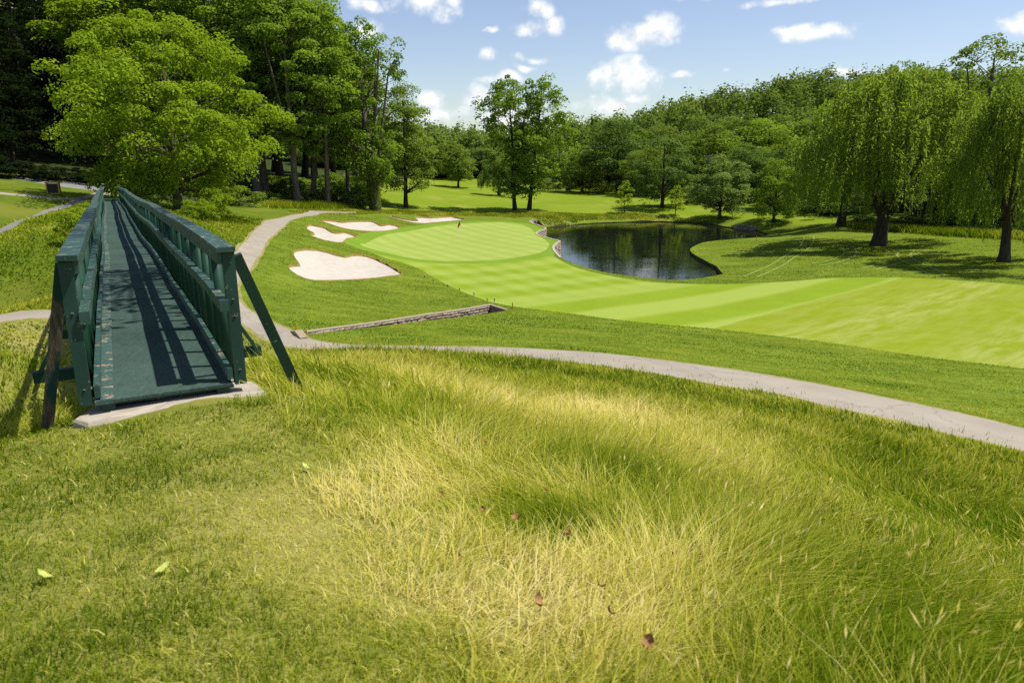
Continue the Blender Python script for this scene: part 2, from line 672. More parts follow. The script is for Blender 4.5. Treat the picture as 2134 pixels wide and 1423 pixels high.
def path_mat(name, a, b):
    m = NT(name)
    n = m.noise(.5, 5)
    n2 = m.noise(40, 3)
    vor = m.n('ShaderNodeTexVoronoi', feature='DISTANCE_TO_EDGE')
    vor.inputs['Scale'].default_value = .22
    wv = m.n('ShaderNodeVectorMath', operation='ADD')
    m.l(m.pos(), wv.inputs[0])
    nn = m.n('ShaderNodeTexNoise')
    nn.inputs['Scale'].default_value = 1.5
    m.l(m.pos(), nn.inputs['Vector'])
    m.l(nn.outputs['Color'], wv.inputs[1])
    m.l(wv.outputs[0], vor.inputs['Vector'])
    crack = m.mapr(vor.outputs['Distance'], .0, .012)
    c = m.ramp(m.math('ADD', m.math('MULTIPLY', n, .8), m.math('MULTIPLY', n2, .25)), [(.3, a), (.75, b)])
    c = m.mix(crack, m.mix(.5, c, (.12, .11, .09)), c)
    m.bsdf(c, .9, .2, n2, .25, .01)
    return m.mat


M['sand'] = sand_mat()
M['path'] = path_mat('path_asphalt', (.25, .215, .163), (.335, .295, .23))
M['road'] = path_mat('old_asphalt', (.16, .155, .145), (.24, .225, .20))


def soil_mat(name, a, b, sc=6):
    m = NT(name)
    n = m.noise(sc, 5, rough=.65)
    c = m.ramp(n, [(.3, a), (.7, b)])
    m.bsdf(c, .95, .1, n, .8, .05)
    return m.mat


M['verge'] = soil_mat('verge_soil', (.12, .15, .03), (.34, .25, .12), 3.0)
M['lip'] = soil_mat('bunker_lip_soil', (.14, .10, .03), (.38, .23, .07))
M['bank'] = soil_mat('bank_soil', (.04, .05, .012), (.17, .17, .05), 2.2)
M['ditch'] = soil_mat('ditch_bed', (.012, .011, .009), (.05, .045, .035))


def water_mat():
    m = NT('pond_water')
    a = m.noise(1.0, 3, m.scaled((.9, 2.2, 1)), .6)
    b = m.noise(1.0, 2, m.scaled((.18, .3, 1)))
    amp = m.mapr(b, .35, .7, .35, 1.0)
    bs = m.bsdf((.006, .008, .006), .015, .5, m.math('MULTIPLY', a, amp), .24, .05)
    bs.inputs['IOR'].default_value = 1.33
    return m.mat


M['water'] = water_mat()
M['bark'] = bark_mat('grey_bark', (.055, .042, .03), (.17, .14, .105))
M['bark_dark'] = bark_mat('dark_bark', (.022, .018, .013), (.075, .058, .042))
M['leaf_hero'] = leaf_mat('leaf_yellow_green', (.115, .18, .010), (.315, .42, .030), .5)
M['leaf_tulip'] = leaf_mat('leaf_fresh_green', (.105, .18, .016), (.30, .41, .055), .5)
M['leaf_mid'] = leaf_mat('leaf_mid_green', (.09, .15, .020), (.29, .365, .065), .48)
M['leaf_dark'] = leaf_mat('leaf_dark_green', (.055, .105, .022), (.18, .26, .065), .44)
M['leaf_pale'] = leaf_mat('leaf_grey_green', (.10, .165, .035), (.25, .335, .09), .44)
M['leaf_hill'] = leaf_mat('leaf_hill_green', (.068, .115, .020), (.235, .305, .062), .43, .0, .05)
M['leaf_willow'] = leaf_mat('leaf_willow', (.105, .165, .022), (.30, .385, .065), .52)
M['leaf_shade'] = leaf_mat('leaf_painted_shade', (.006, .014, .004), (.022, .038, .010), .3)  # shade of the left wood put into the foliage colour, not a darker species
M['leaf_lime'] = leaf_mat('leaf_lime', (.17, .25, .014), (.36, .45, .035), .5)


def paint_mat(name, a, b, wear=.0, rough=.55):
    m = NT(name)
    n = m.noise(1.0, 4, m.scaled((3, 3, 3)))
    g = m.noise(60, 3)
    c = m.ramp(n, [(.3, a), (.75, b)])
    if wear:
        w = m.math('ADD', m.noise(9, 5, rough=.7), m.math('MULTIPLY', g, .35))
        c = m.mix(m.mapr(w, .92 - wear * .3, .96 - wear * .3), c, (.30, .23, .16))
        sp = m.noise(26, 2)
        c = m.mix(m.mapr(sp, .765, .79), c, (.55, .55, .5))
    m.bsdf(c, rough, .35, m.math('ADD', g, n), .15, .006)
    return m.mat


M['paint'] = paint_mat('green_paint', (.009, .036, .026), (.017, .056, .041), .3)
M['paint_cap'] = paint_mat('green_paint_cap', (.021, .058, .048), (.040, .088, .074), .5, .42)
M['paint_slat'] = paint_mat('green_paint_slat', (.008, .048, .026), (.016, .066, .038), .1)
M['board'] = paint_mat('green_paint_board', (.034, .076, .062), (.052, .102, .085), .6, .5)


def carpet_mat():
    m = NT('green_carpet')
    n = m.noise(1.0, 4, m.scaled((55, 55, 30)), .7)
    st = m.noise(1.0, 3, m.scaled((40, 7, 1), R(29)))
    big = m.noise(.9, 3)
    f = m.math('ADD', m.math('MULTIPLY', n, .5), m.math('ADD', m.math('MULTIPLY', st, .35), m.math('MULTIPLY', big, .3)))
    c = m.ramp(f, [(.38, (.014, .034, .027)), (.72, (.066, .105, .084))])
    m.bsdf(c, .95, .1, n, .6, .01)
    return m.mat


M['carpet'] = carpet_mat()


def oldwood_mat():
    m = NT('weathered_wood')
    n = m.noise(1.0, 5, m.scaled((38, 38, 3.2)), .65)
    w = m.noise(1.0, 3, m.scaled((7, 7, 2.2)))
    c = m.ramp(n, [(.3, (.035, .030, .022)), (.55, (.13, .105, .07)), (.8, (.24, .20, .14))])
    c = m.mix(m.mapr(w, .50, .58), c, (.020, .055, .042))
    m.bsdf(c, .9, .15, n, .8, .012)
    return m.mat


M['oldwood'] = oldwood_mat()


def concrete_mat():
    m = NT('pale_concrete')
    n = m.noise(5, 5, rough=.65)
    g = m.noise(2.6, 4)
    c = m.ramp(n, [(.25, (.29, .245, .185)), (.75, (.44, .385, .305))])
    c = m.mix(m.mapr(g, .64, .67), c, (.10, .24, .18))
    c = m.mix(m.mapr(m.noise(14, 4), .66, .72), c, (.30, .26, .2))
    m.bsdf(c, .9, .2, n, .5, .02)
    return m.mat


M['concrete'] = concrete_mat()


def stone_mat():
    m = NT('field_stone')
    oi = m.n('ShaderNodeObjectInfo').outputs['Random']
    isl = m.n('ShaderNodeNewGeometry').outputs['Random Per Island']
    n = m.noise(7, 5)
    f = m.math('ADD', m.math('MULTIPLY', isl, .4), m.math('ADD', m.math('MULTIPLY', oi, .35), m.math('MULTIPLY', n, .35)))
    c = m.ramp(f, [(.15, (.13, .095, .06)), (.5, (.26, .20, .135)), (.85, (.42, .35, .26))])
    m.bsdf(c, .9, .2, n, .6, .03)
    return m.mat


M['stone'] = stone_mat()
M['stake'] = paint_mat('yellow_paint', (.62, .42, .01), (.70, .48, .02))
M['ochre'] = paint_mat('ochre_wood', (.50, .27, .03), (.62, .34, .05))
M['panel'] = paint_mat('dark_panel', (.02, .017, .013), (.04, .032, .024))
M['red'] = paint_mat('red_cloth', (.58, .025, .02), (.66, .04, .03))
M['white'] = paint_mat('white_paint', (.75, .75, .72), (.82, .82, .78))
M['black'] = paint_mat('black_plastic', (.012, .012, .012), (.03, .03, .03))
M['grey_wood'] = paint_mat('grey_wood', (.16, .14, .12), (.24, .21, .18))


def grass_mat(name='grass_blades'):
    m = NT(name)
    a = m.n('ShaderNodeAttribute', attribute_type='GEOMETRY', attribute_name='tint').outputs['Fac']
    isl = m.n('ShaderNodeNewGeometry').outputs['Random Per Island']
    f = m.math('ADD', a, m.math('MULTIPLY', m.math('SUBTRACT', isl, .5), .16))
    c = m.ramp(f, [(.0, (.05, .11, .003)), (.25, (.165, .23, .010)), (.5, (.39, .40, .038)), (.75, (.66, .585, .13)), (1.0, (.80, .68, .32))])
    d = m.n('ShaderNodeBsdfDiffuse')
    t = m.n('ShaderNodeBsdfTranslucent')
    m.l(c, d.inputs['Color'])
    m.l(m.mix(1.0, c, (1.1, 1.1, .7), 'MULTIPLY'), t.inputs['Color'])
    x = m.n('ShaderNodeMixShader')
    x.inputs[0].default_value = .42
    m.l(d.outputs[0], x.inputs[1])
    m.l(t.outputs[0], x.inputs[2])
    m.l(x.outputs[0], m.out.inputs['Surface'])
    return m.mat


M['grass'] = grass_mat()
m_ = NT('seed_heads')
m_.bsdf(m_.ramp(m_.n('ShaderNodeNewGeometry').outputs['Random Per Island'], [(0, (.28, .21, .09)), (1, (.52, .40, .24))]), .9, .1)
M['seed'] = m_.mat
m_ = NT('dead_leaf')
m_.bsdf(m_.ramp(m_.noise(25, 3), [(.3, (.20, .105, .035)), (.7, (.40, .225, .09))]), .8, .2)
M['dead'] = m_.mat
m_ = NT('fresh_leaf')
m_.bsdf(m_.ramp(m_.noise(30, 3), [(.3, (.30, .36, .05)), (.7, (.46, .48, .12))]), .6, .3)
M['fresh'] = m_.mat
m_ = NT('track_grass')
m_.bsdf(m_.ramp(m_.noise(3, 4), [(.35, (.14, .20, .022)), (.7, (.29, .335, .095))]), .9, .1)
M['track'] = m_.mat


# ------------------------------------------------------------------ sky with cumulus clouds
def build_sky():
    t = world.node_tree
    for n in list(t.nodes):
        t.nodes.remove(n)
    N = t.nodes.new
    L = t.links.new
    out = N('ShaderNodeOutputWorld')
    bg = N('ShaderNodeBackground')
    bg.inputs['Strength'].default_value = SKY_STRENGTH
    L(bg.outputs[0], out.inputs['Surface'])
    sky = N('ShaderNodeTexSky')
    sky.sky_type = 'NISHITA'
    sky.sun_disc = False
    sky.sun_elevation = SUN_EL
    sky.sun_rotation = SUN_AZ
    sky.altitude = 100
    sky.air_density = 1.0
    sky.dust_density = .7
    sky.ozone_density = 1.6
    co = N('ShaderNodeTexCoord')
    sep = N('ShaderNodeSeparateXYZ')
    L(co.outputs['Generated'], sep.inputs[0])

    def mth(op, a, b=None):
        q = N('ShaderNodeMath')
        q.operation = op
        for k, v in enumerate((a, b)):
            if v is None:
                continue
            if isinstance(v, (int, float)):
                q.inputs[k].default_value = v
            else:
                L(v, q.inputs[k])
        return q.outputs[0]
    az = mth('ARCTAN2', sep.outputs[0], sep.outputs[1])
    el = mth('ARCSINE', sep.outputs[2])
    nz = N('ShaderNodeTexNoise')
    nz.inputs['Scale'].default_value = 34
    nz.inputs['Detail'].default_value = 7
    nz.inputs['Roughness'].default_value = .58
    L(co.outputs['Generated'], nz.inputs['Vector'])
    nz2 = N('ShaderNodeTexNoise')
    nz2.inputs['Scale'].default_value = 11
    nz2.inputs['Detail'].default_value = 4
    L(co.outputs['Generated'], nz2.inputs['Vector'])
    cmb0 = N('ShaderNodeCombineXYZ')
    L(az, cmb0.inputs[0])
    L(el, cmb0.inputs[1])
    wz = N('ShaderNodeTexNoise')
    wz.inputs['Scale'].default_value = 20
    wz.inputs['Detail'].default_value = 3
    L(co.outputs['Generated'], wz.inputs['Vector'])
    cmb = N('ShaderNodeVectorMath')
    cmb.operation = 'MULTIPLY_ADD'
    L(wz.outputs['Color'], cmb.inputs[0])
    cmb.inputs[1].default_value = (.05, .022, 0)
    vs = N('ShaderNodeVectorMath')
    vs.operation = 'SUBTRACT'
    L(cmb0.outputs[0], vs.inputs[0])
    vs.inputs[1].default_value = (.025, .011, 0)
    L(vs.outputs[0], cmb.inputs[2])
    # clouds as (pixel centre, half width, half height, thickness)
    C = [(880, 8, 75, 26, 1.0), (760, 12, 34, 18, .8), (940, -8, 40, 18, .9),
         (1120, 25, 34, 22, .75), (1110, 62, 46, 16, .95), (1148, 55, 34, 20, .9),
         (1385, 55, 46, 26, 1.0), (1320, 80, 66, 26, 1.0), (1360, 82, 60, 16, 1.0),
         (1300, 148, 44, 26, 1.15), (1310, 168, 80, 24, 1.1), (1255, 165, 30, 18, .9),
         (1010, 115, 38, 18, .62), (1100, 122, 44, 12, .6), (1090, 142, 24, 10, .6), (1015, 66, 22, 10, .45),
         (1700, 70, 96, 14, 1.0), (1750, 62, 44, 14, 1.0), (1640, 68, 40, 10, .8),
         (1640, 2, 80, 8, .9), (1450, -6, 50, 10, .7), (2120, 52, 30, 20, .9),
         (1425, 160, 32, 9, .5), (1760, 155, 50, 10, .6), (1507, 146, 14, 6, .4),
         (760, 65, 26, 16, 1.0), (900, 205, 40, 22, .75), (1000, 205, 50, 28, .85), (1050, 165, 60, 14, .75), (940, 240, 70, 16, .85), (1060, 245, 90, 18, .9),
         (1260, 215, 90, 18, .8), (1320, 205, 50, 14, .75), (710, 210, 40, 30, .8), (690, 90, 30, 22, .8)]
    E = []
    for x, y, w, h, s in C:
        d = Vector(rays([(x, y)])[0]).normalized()
        k = math.hypot(1, (x - CX) / F_PX)
        E.append((math.atan2(d.x, d.y), math.asin(d.z), w * 1.2 / F_PX / k, h * 1.25 / F_PX, s))
    r = random.Random(5)
    for _ in range(16):
        a = r.uniform(.72, 2 * math.pi - .72)
        a = a if a < math.pi else a - 2 * math.pi
        e = r.choice([r.uniform(.05, .3), r.uniform(.15, .7)])
        w = r.uniform(.05, .14)
        E.append((a, e, w, w * r.uniform(.25, .4), r.uniform(.7, 1.1)))
    for _ in range(6):
        a, e = r.uniform(-.7, .7), r.uniform(.3, .8)
        w = r.uniform(.05, .12)
        E.append((a, e, w, w * r.uniform(.25, .4), r.uniform(.7, 1.1)))
    acc = None
    for a, e, ra, re, s in E:
        k = .45 + .55 * s
        mul = N('ShaderNodeVectorMath')
        mul.operation = 'MULTIPLY_ADD'
        L(cmb.outputs[0], mul.inputs[0])
        mul.inputs[1].default_value = (1 / (ra * k), 1 / (re * k), 0)
        mul.inputs[2].default_value = (-a / (ra * k), -e / (re * k), 0)
        ln = N('ShaderNodeVectorMath')
        ln.operation = 'LENGTH'
        L(mul.outputs[0], ln.inputs[0])
        acc = ln.outputs['Value'] if acc is None else mth('MINIMUM', acc, ln.outputs['Value'])
    acc = mth('SUBTRACT', 1.0, acc)
    nn = mth('ADD', mth('MULTIPLY', mth('SUBTRACT', nz.outputs['Fac'], .5), 1.9), mth('MULTIPLY', mth('SUBTRACT', nz2.outputs['Fac'], .5), .8))
    field = mth('ADD', acc, nn)
    mr = N('ShaderNodeMapRange')
    mr.interpolation_type = 'SMOOTHSTEP'
    mr.inputs['From Min'].default_value = .0
    mr.inputs['From Max'].default_value = .95
    L(field, mr.inputs['Value'])
    gate = N('ShaderNodeMapRange')
    gate.interpolation_type = 'SMOOTHSTEP'
    gate.inputs['From Min'].default_value = -.15
    gate.inputs['From Max'].default_value = .22
    L(acc, gate.inputs['Value'])
    mask = mth('MULTIPLY', mr.outputs[0], gate.outputs[0])
    # cloud body: whiter where thick, a little grey in the folds
    up = N('ShaderNodeVectorMath')
    up.operation = 'ADD'
    L(co.outputs['Generated'], up.inputs[0])
    up.inputs[1].default_value = (.006, 0, .016)
    nzb = N('ShaderNodeTexNoise')
    nzb.inputs['Scale'].default_value = 34
    nzb.inputs['Detail'].default_value = 5
    nzb.inputs['Roughness'].default_value = .58
    L(up.outputs[0], nzb.inputs['Vector'])
    cr = N('ShaderNodeValToRGB')
    cr.color_ramp.elements[0].position = .25
    cr.color_ramp.elements[0].color = (6.2, 6.7, 7.4, 1)
    cr.color_ramp.elements[1].position = .75
    cr.color_ramp.elements[1].color = (9.3, 9.3, 9.2, 1)
    L(mth('ADD', mth('MULTIPLY', mth('SUBTRACT', nz.outputs['Fac'], nzb.outputs['Fac']), 1.5), mth('ADD', mth('MULTIPLY', field, .12), .5)), cr.inputs['Fac'])
    mx = N('ShaderNodeMix')
    mx.data_type = 'RGBA'
    L(mth('MULTIPLY', mask, .94), mx.inputs[0])
    hs = N('ShaderNodeHueSaturation')
    hs.inputs['Hue'].default_value = .512
    hs.inputs['Saturation'].default_value = .95
    hs.inputs['Value'].default_value = 1.16
    L(sky.outputs[0], hs.inputs['Color'])
    L(hs.outputs[0], mx.inputs[6])
    L(cr.outputs['Color'], mx.inputs[7])
    L(mx.outputs[2], bg.inputs['Color'])


build_sky()

# ------------------------------------------------------------------ outlines of the course, from the photo onto the terrain
def z2(P):
    return [(480 + x / 3.557, 380 + y / 3.557) for x, y in P]


def z3(P):
    return [(1000 + x / 3.334, 380 + y / 3.334) for x, y in P]


def on_ground(P, step, closed=True, curve=True):
    W = cast(P)
    return catmull(W, step, closed) if curve else resample(W, step, closed)


GREEN = on_ground([(751, 508), (789, 494), (845, 483), (902, 473), (958, 466.6), (1014, 464), (1045, 464), (1084, 467.6), (1105, 476), (1115, 485), (1132, 497),
                   (1144, 506), (1142, 516.5), (1129, 525.5), (1105, 531.5), (1060, 539), (1015, 543), (958, 544), (902, 543), (845, 536), (803, 526), (769, 517)], 1.0)
COLLAR = offset_poly(GREEN, 1.9 + 0.0 * GREEN[:, 0])
BUNKERS_PX = [
    z2([(470, 515), (510, 500), (560, 495), (640, 500), (720, 515), (780, 535), (850, 550), (900, 540), (980, 540), (1060, 560), (1150, 600), (1220, 640), (1270, 680), (1180, 695),
        (1050, 712), (900, 722), (750, 728), (620, 727), (560, 715), (500, 690), (450, 655), (433, 620), (470, 615), (515, 615), (505, 590), (480, 555)]),
    z2([(568, 325), (600, 315), (660, 325), (710, 340), (740, 360), (780, 375), (850, 370), (900, 385), (935, 400), (880, 415), (845, 430), (825, 447), (780, 445), (700, 430),
        (650, 415), (610, 400), (600, 385), (625, 380), (590, 360), (570, 345)]),
    z2([(678, 290), (710, 282), (760, 285), (830, 295), (900, 290), (980, 288), (1050, 290), (1090, 305), (1120, 320), (1180, 312), (1230, 320), (1255, 335), (1220, 350), (1130, 362),
        (1020, 362), (900, 352), (800, 330), (730, 305)]),
    z2([(1170, 252), (1200, 250), (1250, 262), (1310, 275), (1390, 282), (1365, 262), (1420, 258), (1520, 262), (1640, 255), (1700, 265), (1748, 272), (1690, 283), (1560, 295),
        (1420, 305), (1360, 300), (1270, 280)])]
BUNKERS = [on_ground(b, .6) for b in BUNKERS_PX]

# pond: near bank and wall tops lie on the terrain, the far shore on the water
near_bank = [(1507, 571), (1465, 579), (1426, 583), (1390, 583), (1330, 577), (1270, 569), (1234, 561), (1195, 549), (1168, 537)]
wall_top = [(1158, 527), (1153, 516), (1158, 509), (1166, 503), (1150, 498.5), (1137, 495), (1124, 491), (1117, 487), (1124, 482), (1137, 477), (1132, 473.5), (1120, 469), (1108, 463.5),
            (1105, 460.5), (1112, 458.5), (1121, 458)]
_nb, _wt = cast(near_bank), cast(wall_top)
_fs = np.array([at_z(x, y, ZW) for x, y in far_shore])
POND = np.concatenate([catmull(_nb, 1.0, False)[:-1], catmull(_wt, .7, False), catmull(_fs, 1.0, False)])
WALL_LINE = catmull(np.concatenate([_nb[-1:], _wt]), .7, False)

FAIR_PX_LOW = [(745, 503), (752, 515), (775, 527), (803, 538), (845, 550), (874, 561), (902, 577), (935, 595), (972, 611), (1014, 627), (1060, 637), (1120, 645), (1210, 656), (1300, 668), (1390, 677),
               (1480, 684), (1560, 693), (1639, 703), (1745, 716), (1867, 735), (1989, 751), (2134, 768), (2500, 822), (2900, 900)]
FAIR_PX_HIGH = [(2900, 655), (2500, 622), (2134, 594), (1989, 584), (1891, 579), (1745, 579), (1639, 587), (1510, 592), (1420, 591), (1360, 588), (1300, 580), (1240, 569), (1195, 556), (1172, 545),
                (1150, 530), (1149, 512), (1138, 499), (1120, 488), (1112, 477), (1095, 468), (1050, 461.5), (1010, 461.5), (955, 464), (900, 470), (845, 479.5), (785, 491)]
FAIR = on_ground(FAIR_PX_LOW + FAIR_PX_HIGH, 1.2)
FAIR2_PX = [(1478, 687), (1560, 664), (1650, 640), (1745, 616), (1830, 594), (1893, 575), (2134, 580), (2900, 600), (2900, 1000), (2134, 800), (1745, 740), (1500, 705)]
FAIR2 = resample(cast(FAIR2_PX), 1.2)

PATH_FAR = [(2900, 1090), (2500, 988), (2134, 893), (1989, 858), (1867, 832.5), (1745, 808), (1622, 786), (1500, 767), (1400, 753), (1287, 739), (1175, 730), (1062, 725), (950, 722.5), (837, 721),
            (722, 719), (682, 714), (654, 709), (637, 703), (608, 689), (575, 676), (545, 661), (515, 643), (497, 622), (492, 600), (500, 582), (519, 563), (550, 515), (573, 487),
            (598, 464.5), (626, 453), (671, 446.5), (719, 445), (742, 445.5)]
PATH_NEAR = [(742, 442), (719, 441.5), (694, 441), (649, 439), (637, 443), (598, 451.5), (564, 458.5), (550, 464.5), (522, 492.5), (501, 515), (472, 555), (455, 590), (440, 618), (400, 634), (300, 640),
             (200, 642), (105, 647), (0, 656), (-300, 676), (-300, 696), (0, 671), (105, 661), (200, 656), (300, 656), (420, 659), (470, 665), (505, 674), (548, 703), (600, 722), (660, 727),
             (725, 727), (837, 734), (950, 737.5), (1062, 744), (1175, 753), (1287, 767), (1400, 784), (1500, 803), (1622, 820), (1745, 849), (1867, 875), (1989, 906), (2134, 938), (2500, 1040), (2900, 1150)]
PATH = on_ground(PATH_FAR + PATH_NEAR, .7)
PATH = PATH + (np.stack([fbm(PATH[:, 0] + 9, PATH[:, 1], 1.4, 3), fbm(PATH[:, 0] - 9, PATH[:, 1], 1.4, 4)], 1) - .5) * .26
VERGE = offset_poly(PATH, .10 + .34 * fbm(PATH[:, 0], PATH[:, 1], 2.0, 9) ** 1.5)
HPATH_A = on_ground([(-200, 392), (0, 400.5), (80, 408), (134, 412.5), (180, 407), (205, 400), (232, 399), (232, 405), (205, 408), (170, 416), (134, 417), (80, 412), (0, 405), (-200, 397)], .8)
HPATH_B = on_ground([(-200, 560), (0, 477), (69, 450), (126, 428), (150, 418), (172, 413), (180, 420), (150, 430), (130, 436), (90, 449), (0, 487), (-200, 575)], .8)
HROAD = on_ground([(20, 372), (60, 378), (94, 384), (150, 392), (204, 398), (240, 394), (240, 385), (180, 381), (110, 374), (60, 368.5)], 1.0)
DITCH = resample(cast([(637, 692.5), (760, 676), (900, 654.5), (1022, 635.6), (1057, 647), (1022, 652.5), (900, 667), (760, 683.5), (645, 697)]), .8)
_d = cast([(637, 692.5), (760, 676), (900, 654.5), (1022, 635.6), (1057, 647)])
FESCUE = on_ground([(600, 440), (700, 436), (780, 437.5), (860, 439), (950, 441), (1050, 443), (1120, 443), (1250, 446), (1400, 452), (1500, 462), (1450, 461.5), (1300, 459), (1200, 464), (1140, 468), (1118, 455),
                    (1080, 455), (1010, 451), (960, 450), (900, 449), (820, 446), (740, 448), (650, 447)], 1.5)
LAWN = on_ground([(752, 436), (765, 415), (790, 392), (840, 374), (1010, 374), (1200, 383), (1300, 398), (1420, 418), (1520, 432), (1650, 446), (1780, 460), (1700, 468), (1600, 463), (1500, 458),
                  (1400, 450), (1250, 444.5), (1120, 441.5), (1000, 440), (880, 437.5)], 3.0)
MEADOW_PX = [(-500, 1900), (2900, 1900), (2900, 1150), (2500, 1040)] + PATH_NEAR[::-1][2:17] + [(470, 665), (420, 659), (300, 656), (200, 656), (105, 661), (0, 671), (-300, 696), (-500, 720)]
MEADOW = resample(cast(MEADOW_PX), .8)
SLOPE = resample(cast([(-400, 690), (-300, 676), (0, 656), (105, 647), (200, 642), (300, 640), (400, 634), (440, 618), (455, 590), (472, 555), (501, 515), (522, 492.5), (550, 464.5), (564, 458.5), (598, 451.5),
                       (637, 443), (560, 430), (480, 428), (400, 420), (320, 418), (260, 410), (210, 400), (130, 380), (60, 366), (0, 360), (-400, 340)]), 1.2)
WOODS = np.array([(-12, 108), (-14, 122), (-20, 117), (-36, 105), (-34, 92), (-44, 88), (-60, 84), (-95, 84), (-140, 90), (-140, 250), (-38, 250), (-38, 205), (-28, 160), (-22, 135)], float)
MOWN_PX = [(-300, 912), (0, 908), (120, 900), (200, 880), (350, 858), (560, 815), (640, 850), (700, 960), (770, 1060), (900, 1190), (1010, 1290), (1050, 1423), (1100, 1900), (-300, 1900)]
MOWN = resample(cast(MOWN_PX), .3)


# ------------------------------------------------------------------ ground: one triangulation, split into its surfaces
def build_ground():
    pts, edges = [], []

    def ring(P, closed=True):
        s = len(pts)
        pts.extend([(float(a), float(b)) for a, b in P[:, :2]])
        n = len(P)
        for i in range(n if closed else n - 1):
            edges.append((s + i, s + (i + 1) % n))
    rings = [GREEN, COLLAR, FAIR, FAIR2, PATH, VERGE, HPATH_A, HPATH_B, HROAD, DITCH, POND, FESCUE, LAWN, MEADOW, SLOPE] + BUNKERS
    for q in rings:
        ring(q)
    r = 1.0
    while r < 1600:
        n_f = 150 if r < 260 else 90
        for k in range(n_f):
            a = R(-52 + 104 * (k + rng.random() * .7) / n_f)
            pts.append((r * math.sin(a), r * math.cos(a)))
        for k in range(26):
            a = R(56 + 248 * (k + rng.random() * .3) / 26)
            pts.append((r * math.sin(a), r * math.cos(a)))
        r *= 1.034 if r < 260 else 1.09
    for b in BUNKERS:
        x0, y0, x1, y1 = b[:, 0].min(), b[:, 1].min(), b[:, 0].max(), b[:, 1].max()
        gx, gy = np.meshgrid(np.arange(x0, x1, .6), np.arange(y0, y1, .9))
        gx, gy = gx.ravel(), gy.ravel()
        k = inside(b, gx, gy)
        pts.extend(zip(gx[k].tolist(), gy[k].tolist()))
    res = delaunay_2d_cdt([Vector(p) for p in pts], edges, [], 0, 1e-4, False)
    V2 = np.array([(v.x, v.y) for v in res[0]])
    F = np.array([f for f in res[2] if len(f) == 3], int)
    c = V2[F].mean(1)
    Z = hgt(V2[:, 0], V2[:, 1])
    # turf is never quite even
    rr = np.hypot(V2[:, 0], V2[:, 1])
    Z = Z + (fbm(V2[:, 0], V2[:, 1], 3.0, 21) - .5) * .10 * np.clip((40 - rr) / 20, 0, 1)
    reg = np.full(len(F), 0)
    cx, cy = c[:, 0], c[:, 1]
    order = [('slope', SLOPE), ('meadow', MEADOW), ('lawn', LAWN), ('fescue', FESCUE), ('fair', FAIR), ('fair2', None), ('collar', COLLAR), ('green', GREEN), ('verge', VERGE), ('path', PATH),
             ('road', HPATH_A), ('road2', HPATH_B), ('road3', HROAD), ('ditch', DITCH), ('pond', POND)]
    ids = {}
    for k, (nm, P) in enumerate(order):
        ids[nm] = k + 1
        if nm == 'fair2':
            q = inside(FAIR2, cx, cy) & (reg == ids['fair'])
        else:
            q = inside(P, cx, cy)
        if nm == 'collar':
            q &= ~inside(POND, cx, cy)
        reg[q] = k + 1
    for k, b in enumerate(BUNKERS):
        ids['bunker%d' % k] = 50 + k
        reg[inside(b, cx, cy)] = 50 + k
    far = (cy > 120) & (reg == 0)
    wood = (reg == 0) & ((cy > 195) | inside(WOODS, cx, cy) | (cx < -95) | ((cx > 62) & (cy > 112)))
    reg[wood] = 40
    return V2, Z, F, reg, ids


V2, GZ, GF, REG, RID = build_ground()


def region_mesh(name, rids, mat, zfun=None, label=None):
    f = GF[np.isin(REG, rids)]
    used, inv = np.unique(f, return_inverse=True)
    x, y, z = V2[used, 0], V2[used, 1], GZ[used].copy()
    if zfun is not None:
        z = zfun(x, y, z)
    me = np_mesh(name, np.stack([x, y, z], 1), inv.reshape(f.shape))
    smooth(me)
    o = link(name, me, mat)
    tag(o, label, None, None, 'structure')
    return o


region_mesh('ground', [0], M['rough'], label='dark green mown rough around the fairway and bunkers')
region_mesh('meadow', [RID['meadow']], M['meadow'], label='sloping unmown meadow ground in the foreground')
region_mesh('hillside', [RID['slope']], M['slope'], label='grassy hillside left of the footbridge')
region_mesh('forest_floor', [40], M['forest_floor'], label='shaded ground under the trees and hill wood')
region_mesh('lawn', [RID['lawn']], M['lawn'], label='far mown lawn beyond the pond')
region_mesh('fescue_strip', [RID['fescue']], M['fescue'], label='pale unmown strip behind the green and along the far shore')
region_mesh('fairway', [RID['fair']], M['fair'], label='light green chequer mown fairway below the green')
region_mesh('fairway', [RID['fair2']], M['fair2'], label='yellowish striped fairway on the right')
region_mesh('collar', [RID['collar']], M['collar'], label='darker mown collar around the putting green')
region_mesh('putting_green', [RID['green']], M['green'], label='pale smooth putting green with mowing stripes')
region_mesh('path_verge', [RID['verge']], M['verge'], label='worn soil edge along the cart path')
region_mesh('cart_path', [RID['path']], M['path'], label='pale grey cart path curving across the slope')
region_mesh('hill_path', [RID['road']], M['path'], label='pale path across the left hillside')
region_mesh('hill_path', [RID['road2']], M['road'], label='grey path descending the left hillside')
region_mesh('hill_road', [RID['road3']], M['road'], label='shaded road behind the litter box')
